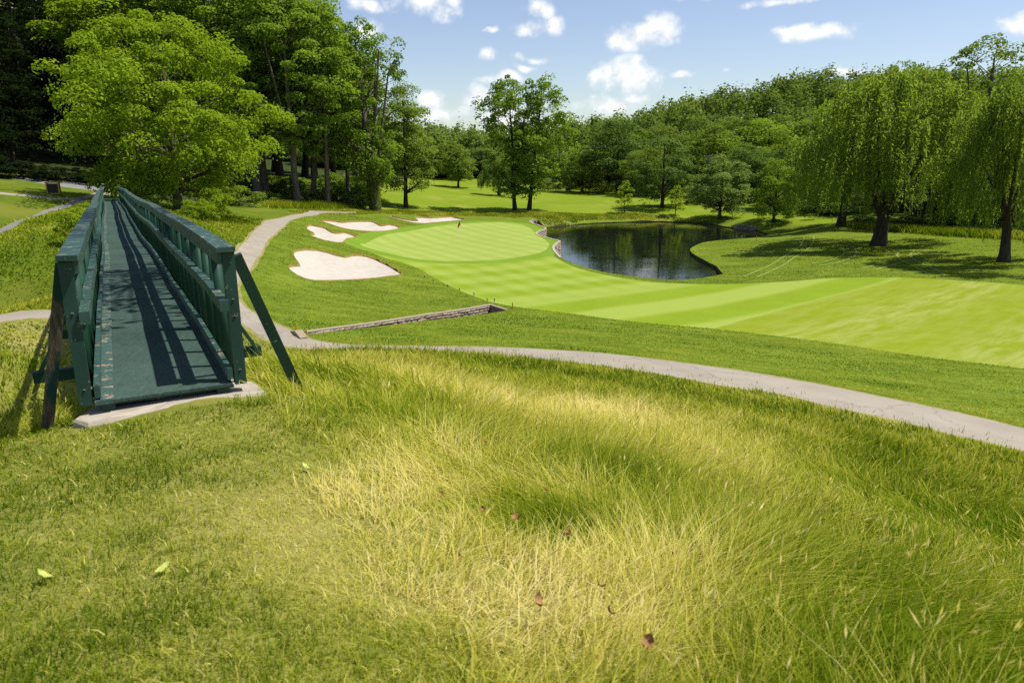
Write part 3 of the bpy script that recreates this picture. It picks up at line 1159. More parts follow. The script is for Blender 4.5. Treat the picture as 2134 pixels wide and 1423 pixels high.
for k, b in enumerate(BUNKERS):
    def sink(x, y, z, b=b):
        d = dist_poly(b, x, y)
        return z - .16 - .35 * np.clip(d / 2.2, 0, 1) ** .8 + .05 * fbm(x, y, 1.5, 5)
    lab = ['largest sand bunker nearest the bridge', 'small left bunker beside the path bend', 'long bunker behind the small left one', 'thin farthest bunker left of the flag'][k]
    o = region_mesh('sand_bunker', [50 + k], M['sand'], sink, lab)
    # turf lip round the sand
    n = len(b)
    zt = hgt(b[:, 0], b[:, 1])
    jag = .5 + rng.random(n)
    bo = offset_poly(b, .02)
    bi = offset_poly(b, -.05 * jag)
    bo2 = offset_poly(b, .09 * jag)
    V = np.concatenate([np.column_stack([bo2, hgt(bo2[:, 0], bo2[:, 1]) + .006]), np.column_stack([bo, zt + .05]), np.column_stack([bi, zt - .24])])
    i = np.arange(n)
    j = (i + 1) % n
    Fq = np.concatenate([np.stack([i, j, j + n, i + n], 1), np.stack([i + n, j + n, j + 2 * n, i + 2 * n], 1)])
    link('lip', np_mesh('lip', V, Fq), M['lip'], o)

# pond water and its banks
f = GF[REG == RID['pond']]
used, inv = np.unique(f, return_inverse=True)
me = np_mesh('pond', np.column_stack([V2[used], np.full(len(used), ZW)]), inv.reshape(f.shape))
tag(link('pond', me, M['water']), 'dark pond reflecting trees and sky', None, None, 'structure')


def skirt(name, P, zb, mat, closed=False, parent=None, lean=0.0):
    zt = hgt(P[:, 0], P[:, 1]) + .004
    n = len(P)
    V = np.concatenate([np.column_stack([P, zt]), np.column_stack([P, np.full(n, zb)])])
    m = n if closed else n - 1
    i = np.arange(m)
    j = (i + 1) % n
    me = np_mesh(name, V, np.stack([i, j, j + n, i + n], 1))
    return link(name, me, mat, parent)


tag(skirt('pond_bank', POND, ZW - .5, M['bank'], True), 'bare soil bank around the pond', None, None, 'structure')

# ditch bed and walls
DZ = -1.0
f = GF[REG == RID['ditch']]
used, inv = np.unique(f, return_inverse=True)
me = np_mesh('ditch_bed', np.column_stack([V2[used], np.full(len(used), DZ)]), inv.reshape(f.shape))
tag(link('ditch_bed', me, M['ditch']), 'dark bed of the stone walled ditch', None, None, 'structure')
tag(skirt('ditch_side', DITCH, DZ - .3, M['ditch'], True), 'dark inner side of the ditch', None, None, 'structure')


# ------------------------------------------------------------------ stone walls
def stone_mesh(k):
    r = np.random.default_rng(100 + k)
    V = np.array([(x, y, z) for z in (-.5, .5) for x, y in ((-.5, -.5), (.5, -.5), (.5, .5), (-.5, .5))], float)
    V = np.concatenate([V * [1, .8, 1], [(0, -.62, .05)], ])
    V += r.uniform(-.09, .09, V.shape)
    F = [(0, 3, 2), (0, 2, 1), (4, 5, 6), (4, 6, 7), (1, 2, 6), (1, 6, 5), (2, 3, 7), (2, 7, 6), (3, 0, 4), (3, 4, 7), (0, 1, 8), (1, 5, 8), (5, 4, 8), (4, 0, 8)]
    me = np_mesh('stone', V, np.array(F))
    me.materials.append(M['stone'])
    return me


STONES = [stone_mesh(k) for k in range(8)]


def stone_wall(name, label, line, ztop, zbot, sl, sh, side, joined=False, cap=True):
    """line: plan polyline; stones stand proud of it to the given side (+1 right of travel)"""
    root = empty(name, (float(line[0, 0]), float(line[0, 1]), float(zbot)))
    tag(root, label, 'stone wall')
    org = np.array([line[0, 0], line[0, 1], zbot])
    seg = np.linalg.norm(np.diff(line, axis=0), axis=1)
    S = np.concatenate([[0], np.cumsum(seg)])
    Lt = S[-1]
    r = np.random.default_rng(int(Lt * 10))
    allV, allF, nv = [], [], 0
    course = 0
    zt_line = ztop(line)
    zmax = zt_line.max()
    z = zmax - sh / 2 - .03
    while z > zbot:
        s = -r.random() * sl * .5
        while s < Lt:
            l = sl * r.uniform(.6, 1.5)
            sm = min(max(s + l / 2, 0), Lt)
            x, y = np.interp(sm, S, line[:, 0]), np.interp(sm, S, line[:, 1])
            zt = np.interp(sm, S, zt_line)
            e = .05
            tx = np.interp(min(sm + e, Lt), S, line[:, 0]) - np.interp(max(sm - e, 0), S, line[:, 0])
            ty = np.interp(min(sm + e, Lt), S, line[:, 1]) - np.interp(max(sm - e, 0), S, line[:, 1])
            a = math.atan2(ty, tx)
            zc = z - (zmax - zt)
            if zc > zbot - sh / 2:
                k = r.integers(0, 8)
                nx, ny = (math.sin(a), -math.cos(a)) if side > 0 else (-math.sin(a), math.cos(a))
                off = r.uniform(.02, .08)
                loc = np.array([x + nx * off, y + ny * off, zc]) - org
                sc = np.array([l * .97, .22, sh * r.uniform(.85, 1.02)])
                rz = a if side > 0 else a + math.pi
                if joined:
                    Vs = np.array([v.co[:] for v in STONES[k].vertices]) * sc
                    ca, sa = math.cos(rz), math.sin(rz)
                    Vs = np.stack([Vs[:, 0] * ca - Vs[:, 1] * sa, Vs[:, 0] * sa + Vs[:, 1] * ca, Vs[:, 2]], 1) + loc
                    allV.append(Vs)
                    allF.append(np.array([p.vertices[:] for p in STONES[k].polygons]) + nv)
                    nv += len(Vs)
                else:
                    o = link('stone', STONES[k], None, root)
                    o.location = loc
                    o.scale = sc
                    o.rotation_euler = (r.uniform(-.04, .04), r.uniform(-.04, .04), rz)
            s += l
        z -= sh
        course += 1
    if joined:
        o = link('stones', np_mesh('stones', np.concatenate(allV), np.concatenate(allF)), M['stone'], root)
        tag(o, kind='stuff')
    if cap:
        mb = MB()
        pts = np.column_stack([line - org[:2], zt_line - org[2] + .03])
        mb.sweep(pts, [(-.14, -.05), (.14, -.05), (.14, .03), (-.14, .03)])
        mb.build('coping', M['stone'], root)
    return root


_far_line = resample(_d[:4], .6, False)
gtop = lambda P: hgt(P[:, 0], P[:, 1])
stone_wall('stone_wall', 'long low field stone wall lining the far side of the ditch', _far_line, gtop, -.75, .42, .17, 1)
_end_line = resample(_d[3:5], .6, False)
stone_wall('stone_wall', 'short stone end wall closing the ditch by the fairway', _end_line, gtop, -.75, .42, .2, 1)
stone_wall('stone_wall', 'curved tan stone retaining wall between the putting green and pond', WALL_LINE, gtop, ZW - .1, .5, .24, 1, joined=True)
_w = np.array([at_z(1531, 476, ZW), at_z(1552, 478, ZW), at_z(1574, 480, ZW)])[:, :2]
stone_wall('stone_wall', 'grey stone weir wall at the far right end of the pond', resample(_w, .8, False), lambda P: np.full(len(P), ZW + .62), ZW - .2, .7, .25, 1)

# culvert headwall where the ditch runs under the path
_p = cast([(618, 697)])[0]
mb = MB()
_a, _b = cast([(612, 690)])[0], cast([(634, 706)])[0]
pts = [_a + (0, 0, .0), (_a + _b) / 2 + (0, 0, .22), _b + (0, 0, .05)]
mb.sweep([np.array(p) - _p for p in pts], [(-.22, -.5), (.26, -.5), (.20, .02), (-.18, .05)])
o = mb.build('culvert_headwall', M['stone'])
o.location = _p
tag(o, 'pale concrete culvert headwall beside the cart path at the ditch end', 'culvert')

# ------------------------------------------------------------------ trees
def unit(v):
    return v / (np.linalg.norm(v, axis=-1, keepdims=True) + 1e-9)


def leaf_quads(r, C, size, aspect, out=None, up=.5, jit=.35, tang=None):
    n = len(C)
    nrm = r.normal(size=(n, 3)) * .55
    nrm[:, 2] += up
    if out is not None:
        nrm += out * .9
    nrm = unit(nrm)
    t = r.normal(size=(n, 3)) if tang is None else tang + r.normal(size=(n, 3)) * .25
    t = unit(t - nrm * (t * nrm).sum(1, keepdims=True))
    s = np.cross(nrm, t)
    l = size * (1 + jit * r.uniform(-1, 1, (n, 1))) * .5
    w = l * aspect
    bend = nrm * l * .25
    V = np.stack([C - t * l, C + s * w + bend, C + t * l, C - s * w + bend], 1).reshape(-1, 3)
    F = np.arange(4 * n).reshape(n, 4)
    return V, F


def curve3(a, m, b, n):
    t = np.linspace(0, 1, n)[:, None]
    return (1 - t) ** 2 * a + 2 * t * (1 - t) * m + t * t * b


def make_tree(seed, h, prof, ncl, cr, nleaf, ls, tr, nlimb=14, lean=(0., 0.), aspect=.6, flat=.65, shell=.2, lump=.25, trunk_top=.9, twig=True, zlo=None, fork=0, sides=8, up=.5):
    """prof: list of (height fraction, radius in metres) of the crown's outline; returns trunk mesh, crown mesh"""
    r = np.random.default_rng(seed)
    ph = np.array([p[0] for p in prof])
    pr = np.array([p[1] for p in prof])
    mb = MB()
    nz = 12
    tz = np.linspace(0, trunk_top * h, nz)
    wob = np.cumsum(r.normal(size=(nz, 2)) * .012 * h / nz * 2, 0)
    ax = np.column_stack([lean[0] * tz / h + wob[:, 0], lean[1] * tz / h + wob[:, 1], tz])
    ax[0, 2] = -.4
    rad = tr * np.interp(tz / h, [0, .04, .12, .5, .9, 1], [1.45, 1.12, 1.0, .66, .2, .1])
    mb.tube(ax, rad, sides)
    if fork:
        for k in range(fork):
            z0 = h * r.uniform(.12, .3)
            a = r.uniform(0, 6.28)
            p0 = np.array([np.interp(z0, tz, ax[:, 0]), np.interp(z0, tz, ax[:, 1]), z0])
            rr = np.interp(.7, ph, pr) * .6
            p2 = p0 + (rr * math.cos(a), rr * math.sin(a), h * .6)
            p1 = p0 + (rr * .45 * math.cos(a), rr * .45 * math.sin(a), h * .22)
            mb.tube(curve3(p0, p1, p2, 8), np.linspace(tr * .6, tr * .15, 8), 6)
    # clump centres
    T = r.uniform(ph[0], ph[-1], ncl * 4)
    keep = r.random(ncl * 4) < np.interp(T, ph, pr) / pr.max()
    T = T[keep][:ncl]
    n = len(T)
    A = r.uniform(0, 2 * math.pi, n)
    Rm = np.interp(T, ph, pr)
    ph1, ph2 = r.uniform(0, 6.28, 2)
    Rm = Rm * (1 + lump * (.6 * np.sin(3 * A + 9 * T + ph1) + .6 * np.sin(5 * A - 13 * T + ph2)))
    rr = Rm * np.sqrt(r.uniform(shell, 1.0, n))
    z = T * h
    C = np.column_stack([np.interp(z, tz, ax[:, 0]) + rr * np.cos(A), np.interp(z, tz, ax[:, 1]) + rr * np.sin(A), z])
    # limbs to the outermost clumps, twigs to the rest
    idx = np.argsort(-rr / np.maximum(Rm, .1))[:nlimb * 3]
    r.shuffle(idx)
    idx = idx[:nlimb]
    limb_pts = [ax[3:]]
    for i in idx:
        zs = max(z[i] - rr[i] * r.uniform(.55, 1.1), h * max(ph[0] * .75, .12))
        zs = min(zs, trunk_top * h * .97)
        p0 = np.array([np.interp(zs, tz, ax[:, 0]), np.interp(zs, tz, ax[:, 1]), zs])
        p1 = p0 * .55 + C[i] * .45 + (0, 0, rr[i] * r.uniform(.0, .25)) + r.normal(size=3) * .04 * rr[i]
        P = curve3(p0, p1, C[i], 7)
        r0 = np.interp(zs, tz, rad) * r.uniform(.35, .55)
        mb.tube(P, np.linspace(r0, max(r0 * .15, .015), 7), 5)
        limb_pts.append(P[1:])
    if twig:
        LP = np.concatenate(limb_pts)
        for i in range(0, n, 2):
            d = np.linalg.norm(LP - C[i], axis=1)
            p0 = LP[d.argmin()]
            if d.min() > .3:
                mb.tube(np.array([p0, (p0 + C[i]) / 2 + r.normal(size=3) * .08 * d.min(), C[i]]), [tr * .10, tr * .06, tr * .03], 4)
    trunk = mb.mesh('trunk')
    smooth(trunk)
    # leaves
    per = np.maximum((nleaf / n * r.uniform(.5, 1.5, n)).astype(int), 6)
    own = np.repeat(np.arange(n), per)
    D = unit(r.normal(size=(len(own), 3)))
    D[:, 2] = np.where(r.random(len(own)) < .72, np.abs(D[:, 2]), D[:, 2])
    q = np.where(r.random(len(own)) < .75, r.uniform(.72, 1.05, len(own)), r.random(len(own)) ** .5)
    sz = cr * r.uniform(.5, 1.45, n)
    off = D * (q * sz[own])[:, None] * np.array([1, 1, flat])
    P = C[own] + off
    if zlo is not None:
        P[:, 2] = np.maximum(P[:, 2], zlo + r.random(len(P)) * .5)
    V, F = leaf_quads(r, P, ls, aspect, D, up)
    crown = np_mesh('crown', V, F)
    return trunk, crown


def make_willow(seed, h, rad, nstrand, ls, tr, lean=(0, 0), per=26, low=.12):
    r = np.random.default_rng(seed)
    mb = MB()
    zt = np.linspace(-.4, h * .30, 5)
    ax = np.column_stack([lean[0] * np.clip(zt, 0, None) / h, lean[1] * np.clip(zt, 0, None) / h, zt])
    mb.tube(ax, tr * np.array([1.5, 1.1, .95, .9, .85]), 9)
    LP = []
    for k in range(9):
        a = 2 * math.pi * (k + r.uniform(-.3, .3)) / 9
        zz = h * r.uniform(.14, .3)
        p0 = np.array([np.interp(zz, zt, ax[:, 0]), np.interp(zz, zt, ax[:, 1]), zz])
        top = h * r.uniform(.62, .93)
        R1 = rad * r.uniform(.45, .8) * (1.2 - .5 * top / h)
        p2 = np.array([ax[-1, 0] + R1 * math.cos(a), ax[-1, 1] + R1 * math.sin(a), top])
        p1 = p0 * .6 + p2 * .4 + (R1 * .18 * math.cos(a), R1 * .18 * math.sin(a), -h * .03)
        P = curve3(p0, p1, p2, 10)
        P += np.cumsum(r.normal(size=P.shape) * .012 * h / 10, 0)
        mb.tube(P, np.linspace(tr * .52, tr * .1, 10), 6)
        LP.append(P[3:])
        for j in range(4):
            i = r.integers(4, 9)
            b = a + r.uniform(-.9, .9)
            e = P[i] + np.array([math.cos(b), math.sin(b), r.uniform(.2, .8)]) * rad * r.uniform(.2, .38)
            Q = curve3(P[i], (P[i] + e) / 2 + (0, 0, rad * .08), e, 6)
            mb.tube(Q, np.linspace(tr * .18, tr * .05, 6), 4)
            LP.append(Q[2:])
    LPa = np.concatenate(LP)
    trunk = mb.mesh('trunk')
    smooth(trunk)
    # tufts: groups of strands share a start so the crown hangs in curtains
    ng = max(nstrand // 11, 8)
    A = r.uniform(0, 2 * math.pi, ng)
    tt = r.random(ng) ** .8
    zz = h * (.34 + .66 * tt)
    env = rad * np.sqrt(np.clip(1 - ((zz / h - .42) / .60) ** 2, 0.02, 1)) * (1 + .22 * np.sin(4 * A + r.uniform(0, 6)))
    rr = env * np.sqrt(r.uniform(.18, 1.0, ng))
    G = np.column_stack([ax[-1, 0] + rr * np.cos(A), ax[-1, 1] + rr * np.sin(A), zz])
    Vs, Fs, nv = [], [], 0
    for g in range(ng):
        k = 11
        S = G[g] + r.normal(size=(k, 3)) * np.array([.055, .055, .03]) * rad
        outw = np.array([math.cos(A[g]), math.sin(A[g]), 0])
        ln = np.minimum(h * r.uniform(.08, .30, k), S[:, 2] - h * low * r.uniform(.8, 1.6, k))
        ln = np.maximum(ln, h * .08)
        m = per
        t = (np.arange(m) + r.random((k, m))) / m
        arch = np.minimum(t * 4, 1) * .06 * rad
        P = S[:, None, :] + outw * (arch * (1 + .3 * t))[:, :, None]
        P[:, :, 2] -= ln[:, None] * t ** 1.25 - .02 * h * np.sin(np.minimum(t * 4, 1) * 3.14)
        P += r.normal(size=P.shape) * np.array([.1, .1, .05])
        P = P.reshape(-1, 3)
        tang = np.tile(np.array([0, 0, -1.0]), (len(P), 1)) + outw * .25 + r.normal(size=(len(P), 3)) * .35
        V, F = leaf_quads(r, P, ls, .30, None, .1, .4, tang)
        Vs.append(V)
        Fs.append(F + nv)
        nv += len(V)
    return trunk, np_mesh('crown', np.concatenate(Vs), np.concatenate(Fs))


def base_at(px, py=None, d=None):
    if d is None:
        return cast([(px, py)])[0]
    x = at_y(px, py if py else 440, d)[0]
    return np.array([x, d, h1(x, d)])


def set_mat(o, mat):
    o.material_slots[0].link = 'OBJECT'
    o.material_slots[0].material = mat


def put_tree(name, label, meshes, base, bark, leaf, rz=0.0, sc=(1, 1, 1), group=None, cat='tree'):
    t = empty(name, base, rz, sc)
    tag(t, label, cat, group)
    trunk, crown = meshes
    for nm, me, mt in (('trunk', trunk, bark), ('crown', crown, leaf)):
        if me is None:
            continue
        if len(me.materials) == 0:
            me.materials.append(mt)
        o = link(nm, me, None, t)
        if me.materials[0] is not mt:
            set_mat(o, mt)
    return t


def dims(base, top_y, w_px, px):
    h = at_y(px, top_y, base[1])[2] - base[2]
    w = w_px / F_PX * base[1] * 1.01
    return h, w


# --- trees that stand out, each built on its own
b = base_at(372, 440, 76)
h, w = dims(b, 28, 480, 345)
put_tree('maple_tree', 'big spreading yellow green tree just right of the far bridge end',
         make_tree(11, h, [(.08, 4.0), (.18, w * .28), (.33, w * .40), (.5, w * .41), (.68, w * .36), (.85, w * .24), (.97, w * .08)], 270, 1.65, 66000, .34, .42, 26, (-.2, 0), .55, .7, .28, .22, fork=3),
         b, M['bark'], M['leaf_hero'])
b = base_at(783, 441)
h, w = dims(b, 42, 150, 760)
t = put_tree('tulip_tree', 'tallest open crowned tree with ivy on its thick trunk left of the flag',
             make_tree(12, h, [(.16, 2.2), (.24, 4.8), (.4, 4.6), (.55, 5.0), (.7, 6.0), (.85, 5.8), (.98, 3.0)], 210, 1.1, 19000, .38, .75, 26, (-2.2, 0), .6, 1.0, .25, .4, fork=3),
             b, M['bark'], M['leaf_tulip'])
r_ = np.random.default_rng(3)
zz = r_.uniform(.2, 6.5, 1500)
aa = r_.uniform(0, 6.28, 1500)
V, F = leaf_quads(r_, np.column_stack([np.cos(aa) * (.85 + .12 * r_.random(1500)) - .06 * zz, np.sin(aa) * (.85 + .1 * r_.random(1500)), zz]), .24, .8, np.column_stack([np.cos(aa), np.sin(aa), 0 * aa]), .2)
link('ivy', np_mesh('ivy', V, F), M['leaf_mid'], next(c_ for c_ in t.children if c_.name.startswith('trunk')))
b = base_at(845, 433)
h, w = dims(b, 180, 108, 848)
put_tree('beech_tree', 'dense round crowned tree with one bare trunk beside the tall ivy clad tree',
         make_tree(13, h, [(.14, w * .35), (.25, w * .52), (.45, w * .5), (.65, w * .44), (.85, w * .3), (.99, w * .08)], 95, 1.7, 24000, .34, .38, 18, (0, 0), .6, .6, .2, .18), b, M['bark_dark'], M['leaf_mid'])
b = base_at(1073, 438)
h, w = dims(b, 163, 105, 1060)
put_tree('maple_tree', 'left tree of the twin pair standing beyond the putting green',
         make_tree(14, h, [(.12, 2.0), (.22, 4.0), (.4, 4.2), (.6, 4.2), (.8, 5.0), (.93, 3.6), (1.0, 1.0)], 150, .95, 14000, .38, .36, 22, (-1.2, 0), .65, 1.0, .3, .45, fork=2), b, M['bark_dark'], M['leaf_tulip'])
b = base_at(1103, 438)
h, w = dims(b, 166, 120, 1140)
put_tree('maple_tree', 'right tree of the twin pair standing beyond the putting green',
         make_tree(15, h, [(.12, 2.4), (.22, 4.6), (.4, 5.8), (.6, 5.4), (.8, 4.8), (.93, 3.8), (1.0, 1.2)], 180, 1.0, 18000, .38, .38, 24, (2.4, 0), .65, 1.0, .3, .4, fork=2), b, M['bark_dark'], M['leaf_tulip'])
b = base_at(955, 391)
h, w = dims(b, 297, 64, 955)
put_tree('lawn_tree', 'lone small rounded tree far out on the lawn left of the twin trees',
         make_tree(16, h, [(.16, w * .35), (.35, w * .5), (.6, w * .42), (.9, w * .2)], 60, 1.3, 6000, .5, .3, 10), b, M['bark_dark'], M['leaf_mid'])
# willows
WIL_A = make_willow(21, 20.0, 9.6, 2100, .46, .72, (1.4, 0), 22, .17)
WIL_B = make_willow(22, 20.0, 9.2, 1700, .48, .66, (-2.0, 0), 22, .17)
b = base_at(1830, 512)
h, w = dims(b, 150, 330, 1850)
put_tree('willow_tree', 'large weeping willow with thick forked trunk near the pond', WIL_A, b, M['bark_dark'], M['leaf_willow'], 0.2, (w / 18.4, w / 18.4, h / 20))
b = base_at(2092, 545)
h, w = dims(b, 165, 260, 2090)
put_tree('willow_tree', 'weeping willow with leaning trunk at the right picture edge', WIL_B, b, M['bark_dark'], M['leaf_willow'], 0.0, (w / 18.4, w / 18.4, h / 20))
b = base_at(1755, 0, 108)
h, w = dims(b, 215, 210, 1755)
put_tree('willow_tree', 'weeping willow half hidden behind the left side of the large willow', WIL_B, b, M['bark_dark'], M['leaf_willow'], 2.2, (w / 18.4, w / 18.4, h / 20))
b = base_at(1962, 465, 104)
h, w = dims(b, 195, 220, 1965)
put_tree('willow_tree', 'weeping willow standing between the large willow and the right edge willow', WIL_A, b, M['bark_dark'], M['leaf_willow'], 3.9, (w / 18.4, w / 18.4, h / 20))
b = base_at(1040, 408)
h, w = dims(b, 338, 82, 1040)
put_tree('willow_tree', 'small grey green weeping tree behind the twin trees', WIL_B, b, M['bark_dark'], M['leaf_pale'], 1.0, (w / 18.4, w / 18.4, h / 18))

# --- prototypes for the rest
P_ROUND = [make_tree(30 + k, 20, [(.10, 4.2), (.22, 6.6), (.42, 7.2), (.62, 6.6), (.82, 4.6), (.97, 1.6)], 100, 1.9, 16000, .44, .42, 14, (0, 0), .6, .65, .2, .2, twig=False) for k in range(3)]
P_TALL = [make_tree(40 + k, 30, [(.22, 2.2), (.36, 4.6), (.55, 5.6), (.75, 5.6), (.9, 4.0), (1.0, 1.4)], 95, 1.75, 16000, .44, .42, 18, (r_.normal() * 1.2, 0), .6, .65, .2, .35, fork=1) for k in range(4)]
P_SPARSE = make_tree(50, 24, [(.35, 3.0), (.55, 5.2), (.75, 5.8), (.9, 4.4), (1.0, 2.0)], 150, .85, 9500, .34, .45, 24, (0, 0), .6, 1.0, .3, .45, fork=3)
P_CONIF = [make_tree(60 + k, 30, [(.04, 5.0), (.15, 5.6), (.5, 4.4), (.8, 2.4), (1.0, .4)], 260, 1.3, 20000, .40, .4, 26, (0, 0), .45, .4, .15, .2, twig=False, up=.2) for k in range(2)]
P_BUSH = [make_tree(70 + k, 3.0, [(.05, 1.6), (.3, 2.1), (.6, 1.9), (.95, .8)], 46, .55, 5200, .20, .06, 8, (0, 0), .6, .8, .2, .3, twig=False, zlo=.05) for k in range(3)]
P_SAP = make_tree(80, 6, [(.22, .9), (.4, 1.3), (.65, 1.05), (.98, .25)], 44, .42, 1500, .24, .07, 10, (0, 0), .65, .8, .3, .3)


def put(name, label, proto, ph, pw, px, top_y, w_px, leaf, bark='bark_dark', py=None, d=None, group=None, rz=None, cat='tree'):
    b = base_at(px, py, d)
    h, w = dims(b, top_y, w_px, px)
    return put_tree(name, label, proto, b, M[bark], M[leaf], random.uniform(0, 6.28) if rz is None else rz, (w / pw, w / pw, h / ph), group, cat)


put('young_tree', 'left of two staked lime green saplings beyond the pond', P_SAP, 6, 2.7, 1301, 378, 34, 'leaf_lime', py=444)
put('young_tree', 'right of two staked lime green saplings beyond the pond', P_SAP, 6, 2.7, 1407, 388, 34, 'leaf_lime', py=450, rz=2.0)
put('shade_tree', 'grey green low crowned tree on the lawn behind the pond inlet', P_ROUND[1], 20, 14.5, 1499, 325, 118, 'leaf_pale', py=456, rz=.4)
put('shade_tree', 'bright green tree by the stone weir wall', P_ROUND[2], 20, 14.5, 1612, 330, 100, 'leaf_tulip', py=464, rz=1.1)
put('shade_tree', 'dark tree with short trunk just behind the right sapling', P_ROUND[0], 20, 14.5, 1380, 285, 118, 'leaf_dark', py=432, rz=2.6)
put('oak_tree', 'huge round dark green tree at the lawn edge right of the twin trees', P_ROUND[0], 20, 14.5, 1288, 248, 140, 'leaf_dark', py=402, rz=.9)
put('oak_tree', 'bright green crown rising above the pale tree by the pond inlet', P_ROUND[2], 20, 14.5, 1590, 246, 175, 'leaf_tulip', d=168, rz=.2)
put('oak_tree', 'mid green tree left of the bright crown above the pond inlet', P_ROUND[1], 20, 14.5, 1478, 262, 130, 'leaf_mid', d=178, rz=1.7)
put('oak_tree', 'mid green tree filling the gap left of the half hidden willow', P_ROUND[0], 20, 14.5, 1668, 250, 150, 'leaf_mid', d=150, rz=3.0)
put('oak_tree', 'pale green tree between the huge round tree and the dark short trunked one', P_ROUND[2], 20, 14.5, 1345, 300, 100, 'leaf_mid', d=172, rz=4.0)
put('oak_tree', 'dark tree in shade behind the grey green low crowned one', P_ROUND[1], 20, 14.5, 1545, 300, 120, 'leaf_dark', d=150, rz=5.0)
put('oak_tree', 'dark tree in shade behind the bright green weir tree', P_ROUND[0], 20, 14.5, 1640, 310, 130, 'leaf_dark', d=138, rz=.7)
put('sycamore_tree', 'tall airy tree rising highest behind the right willows', P_SPARSE, 24, 11, 2022, 84, 190, 'leaf_mid', 'bark', d=112, rz=.3)
put('sycamore_tree', 'thin topped tree peeping over the large willow crown', P_SPARSE, 24, 11, 1835, 138, 150, 'leaf_mid', 'bark', d=125, rz=1.6)
put('oak_tree', 'broad tree closing the gap behind the right edge willow', P_ROUND[1], 20, 14.5, 2110, 150, 260, 'leaf_mid', d=118, rz=2.2)
put('oak_tree', 'dark tree behind the trunk of the large willow', P_ROUND[2], 20, 14.5, 1880, 215, 240, 'leaf_dark', d=128, rz=.1)
put('oak_tree', 'dark tree behind the leaning right edge trunk', P_ROUND[0], 20, 14.5, 2030, 230, 240, 'leaf_dark', d=122, rz=3.3)
put('oak_tree', 'dark tree cut off by the right picture edge', P_ROUND[0], 20, 14.5, 2220, 150, 300, 'leaf_dark', d=100, rz=1.3)
put('oak_tree', 'mid green crown behind the left shoulder of the large willow', P_ROUND[1], 20, 14.5, 1730, 205, 170, 'leaf_tulip', d=145, rz=4.4)
put('oak_tree', 'mid green tree just right of the twin trees', P_ROUND[1], 20, 14.5, 1212, 305, 90, 'leaf_mid', d=190, rz=1.9)

# far row along the lawn's end: nothing tells these apart
kinds = ['leaf_mid', 'leaf_hill', 'leaf_pale', 'leaf_dark', 'leaf_mid', 'leaf_tulip']
for k, px in enumerate(range(600, 1260, 34)):
    put('lawn_edge_tree', 'round crowned tree in the far row closing off the lawn', P_ROUND[k % 3], 20, 14.5, px + random.uniform(-8, 8), 296 + random.uniform(-20, 26), 84 + random.uniform(-10, 24),
        kinds[(k * 5 + 2) % 6], d=232 + random.uniform(-8, 22), group='trees in the far row')
for k, px in enumerate(range(1270, 1800, 48)):
    put('hill_foot_tree', 'round crowned tree at the foot of the wooded hill behind the pond trees', P_ROUND[(k + 1) % 3], 20, 14.5, px + random.uniform(-8, 8), 262 + random.uniform(-25, 25) - max(0, px - 1500) * .05,
        110 + random.uniform(-14, 26), kinds[(k * 3 + 1) % 6], d=205 + random.uniform(-10, 14), group='trees at the hill foot')

# the dark wood left of the green
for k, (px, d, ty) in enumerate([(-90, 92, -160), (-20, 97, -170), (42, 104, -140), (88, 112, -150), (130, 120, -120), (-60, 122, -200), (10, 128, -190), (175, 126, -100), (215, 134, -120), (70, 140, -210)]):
    put('shade_toned_conifer', 'dense conifer at the left picture edge with shade put into its foliage colour', P_CONIF[k % 2], 30, 11.5, px, ty, 150, 'leaf_shade', d=d, group='conifers with shade toned foliage at the left edge')
WOOD = [(300, 118, -70, 250, 'leaf_hero', 'tall bright tree rising behind the big spreading tree on its left'),
        (395, 122, -130, 240, 'leaf_hero', 'tall bright tree rising straight above the big spreading tree'),
        (470, 116, -90, 210, 'leaf_tulip', 'tall tree behind the right shoulder of the big spreading tree'),
        (540, 112, -60, 190, 'leaf_tulip', 'tall tree with pale trunk first right of the big spreading tree'),
        (556, 119, -40, 190, 'leaf_mid', 'tall tree with pale trunk second right of the big spreading tree'),
        (622, 110, -30, 170, 'leaf_tulip', 'tall slender tree with leaning bare trunk above the path bend'),
        (656, 118, 5, 150, 'leaf_mid', 'slim wood edge tree right of the leaning trunk'),
        (684, 114, 18, 140, 'leaf_tulip', 'slim wood edge tree two trunks right of the leaning one'),
        (728, 124, 70, 120, 'leaf_mid', 'shorter leafy tree just left of the ivy clad trunk')]
for k, (px, d, ty, wp, lf, lab) in enumerate(WOOD):
    put('wood_tree', lab, P_TALL[k % 4], 30, 11.5, px, ty, wp, lf, 'bark', d=d)
for k, (px, d, ty, wp) in enumerate([(260, 140, -110, 260), (350, 148, -130, 240), (440, 142, -100, 220), (510, 150, -60, 200), (590, 142, -30, 190), (640, 152, 10, 170), (700, 148, 70, 150), (745, 160, 130, 130),
                                     (200, 150, -130, 260), (580, 170, 40, 160), (660, 175, 80, 150)]):
    put('wood_tree', 'tall tree deep inside the left wood behind its edge trunks', P_TALL[(k + 2) % 4], 30, 11.5, px, ty, wp, ['leaf_mid', 'leaf_dark', 'leaf_dark'][k % 3], 'bark_dark', d=d, group='trees deep in the left wood')

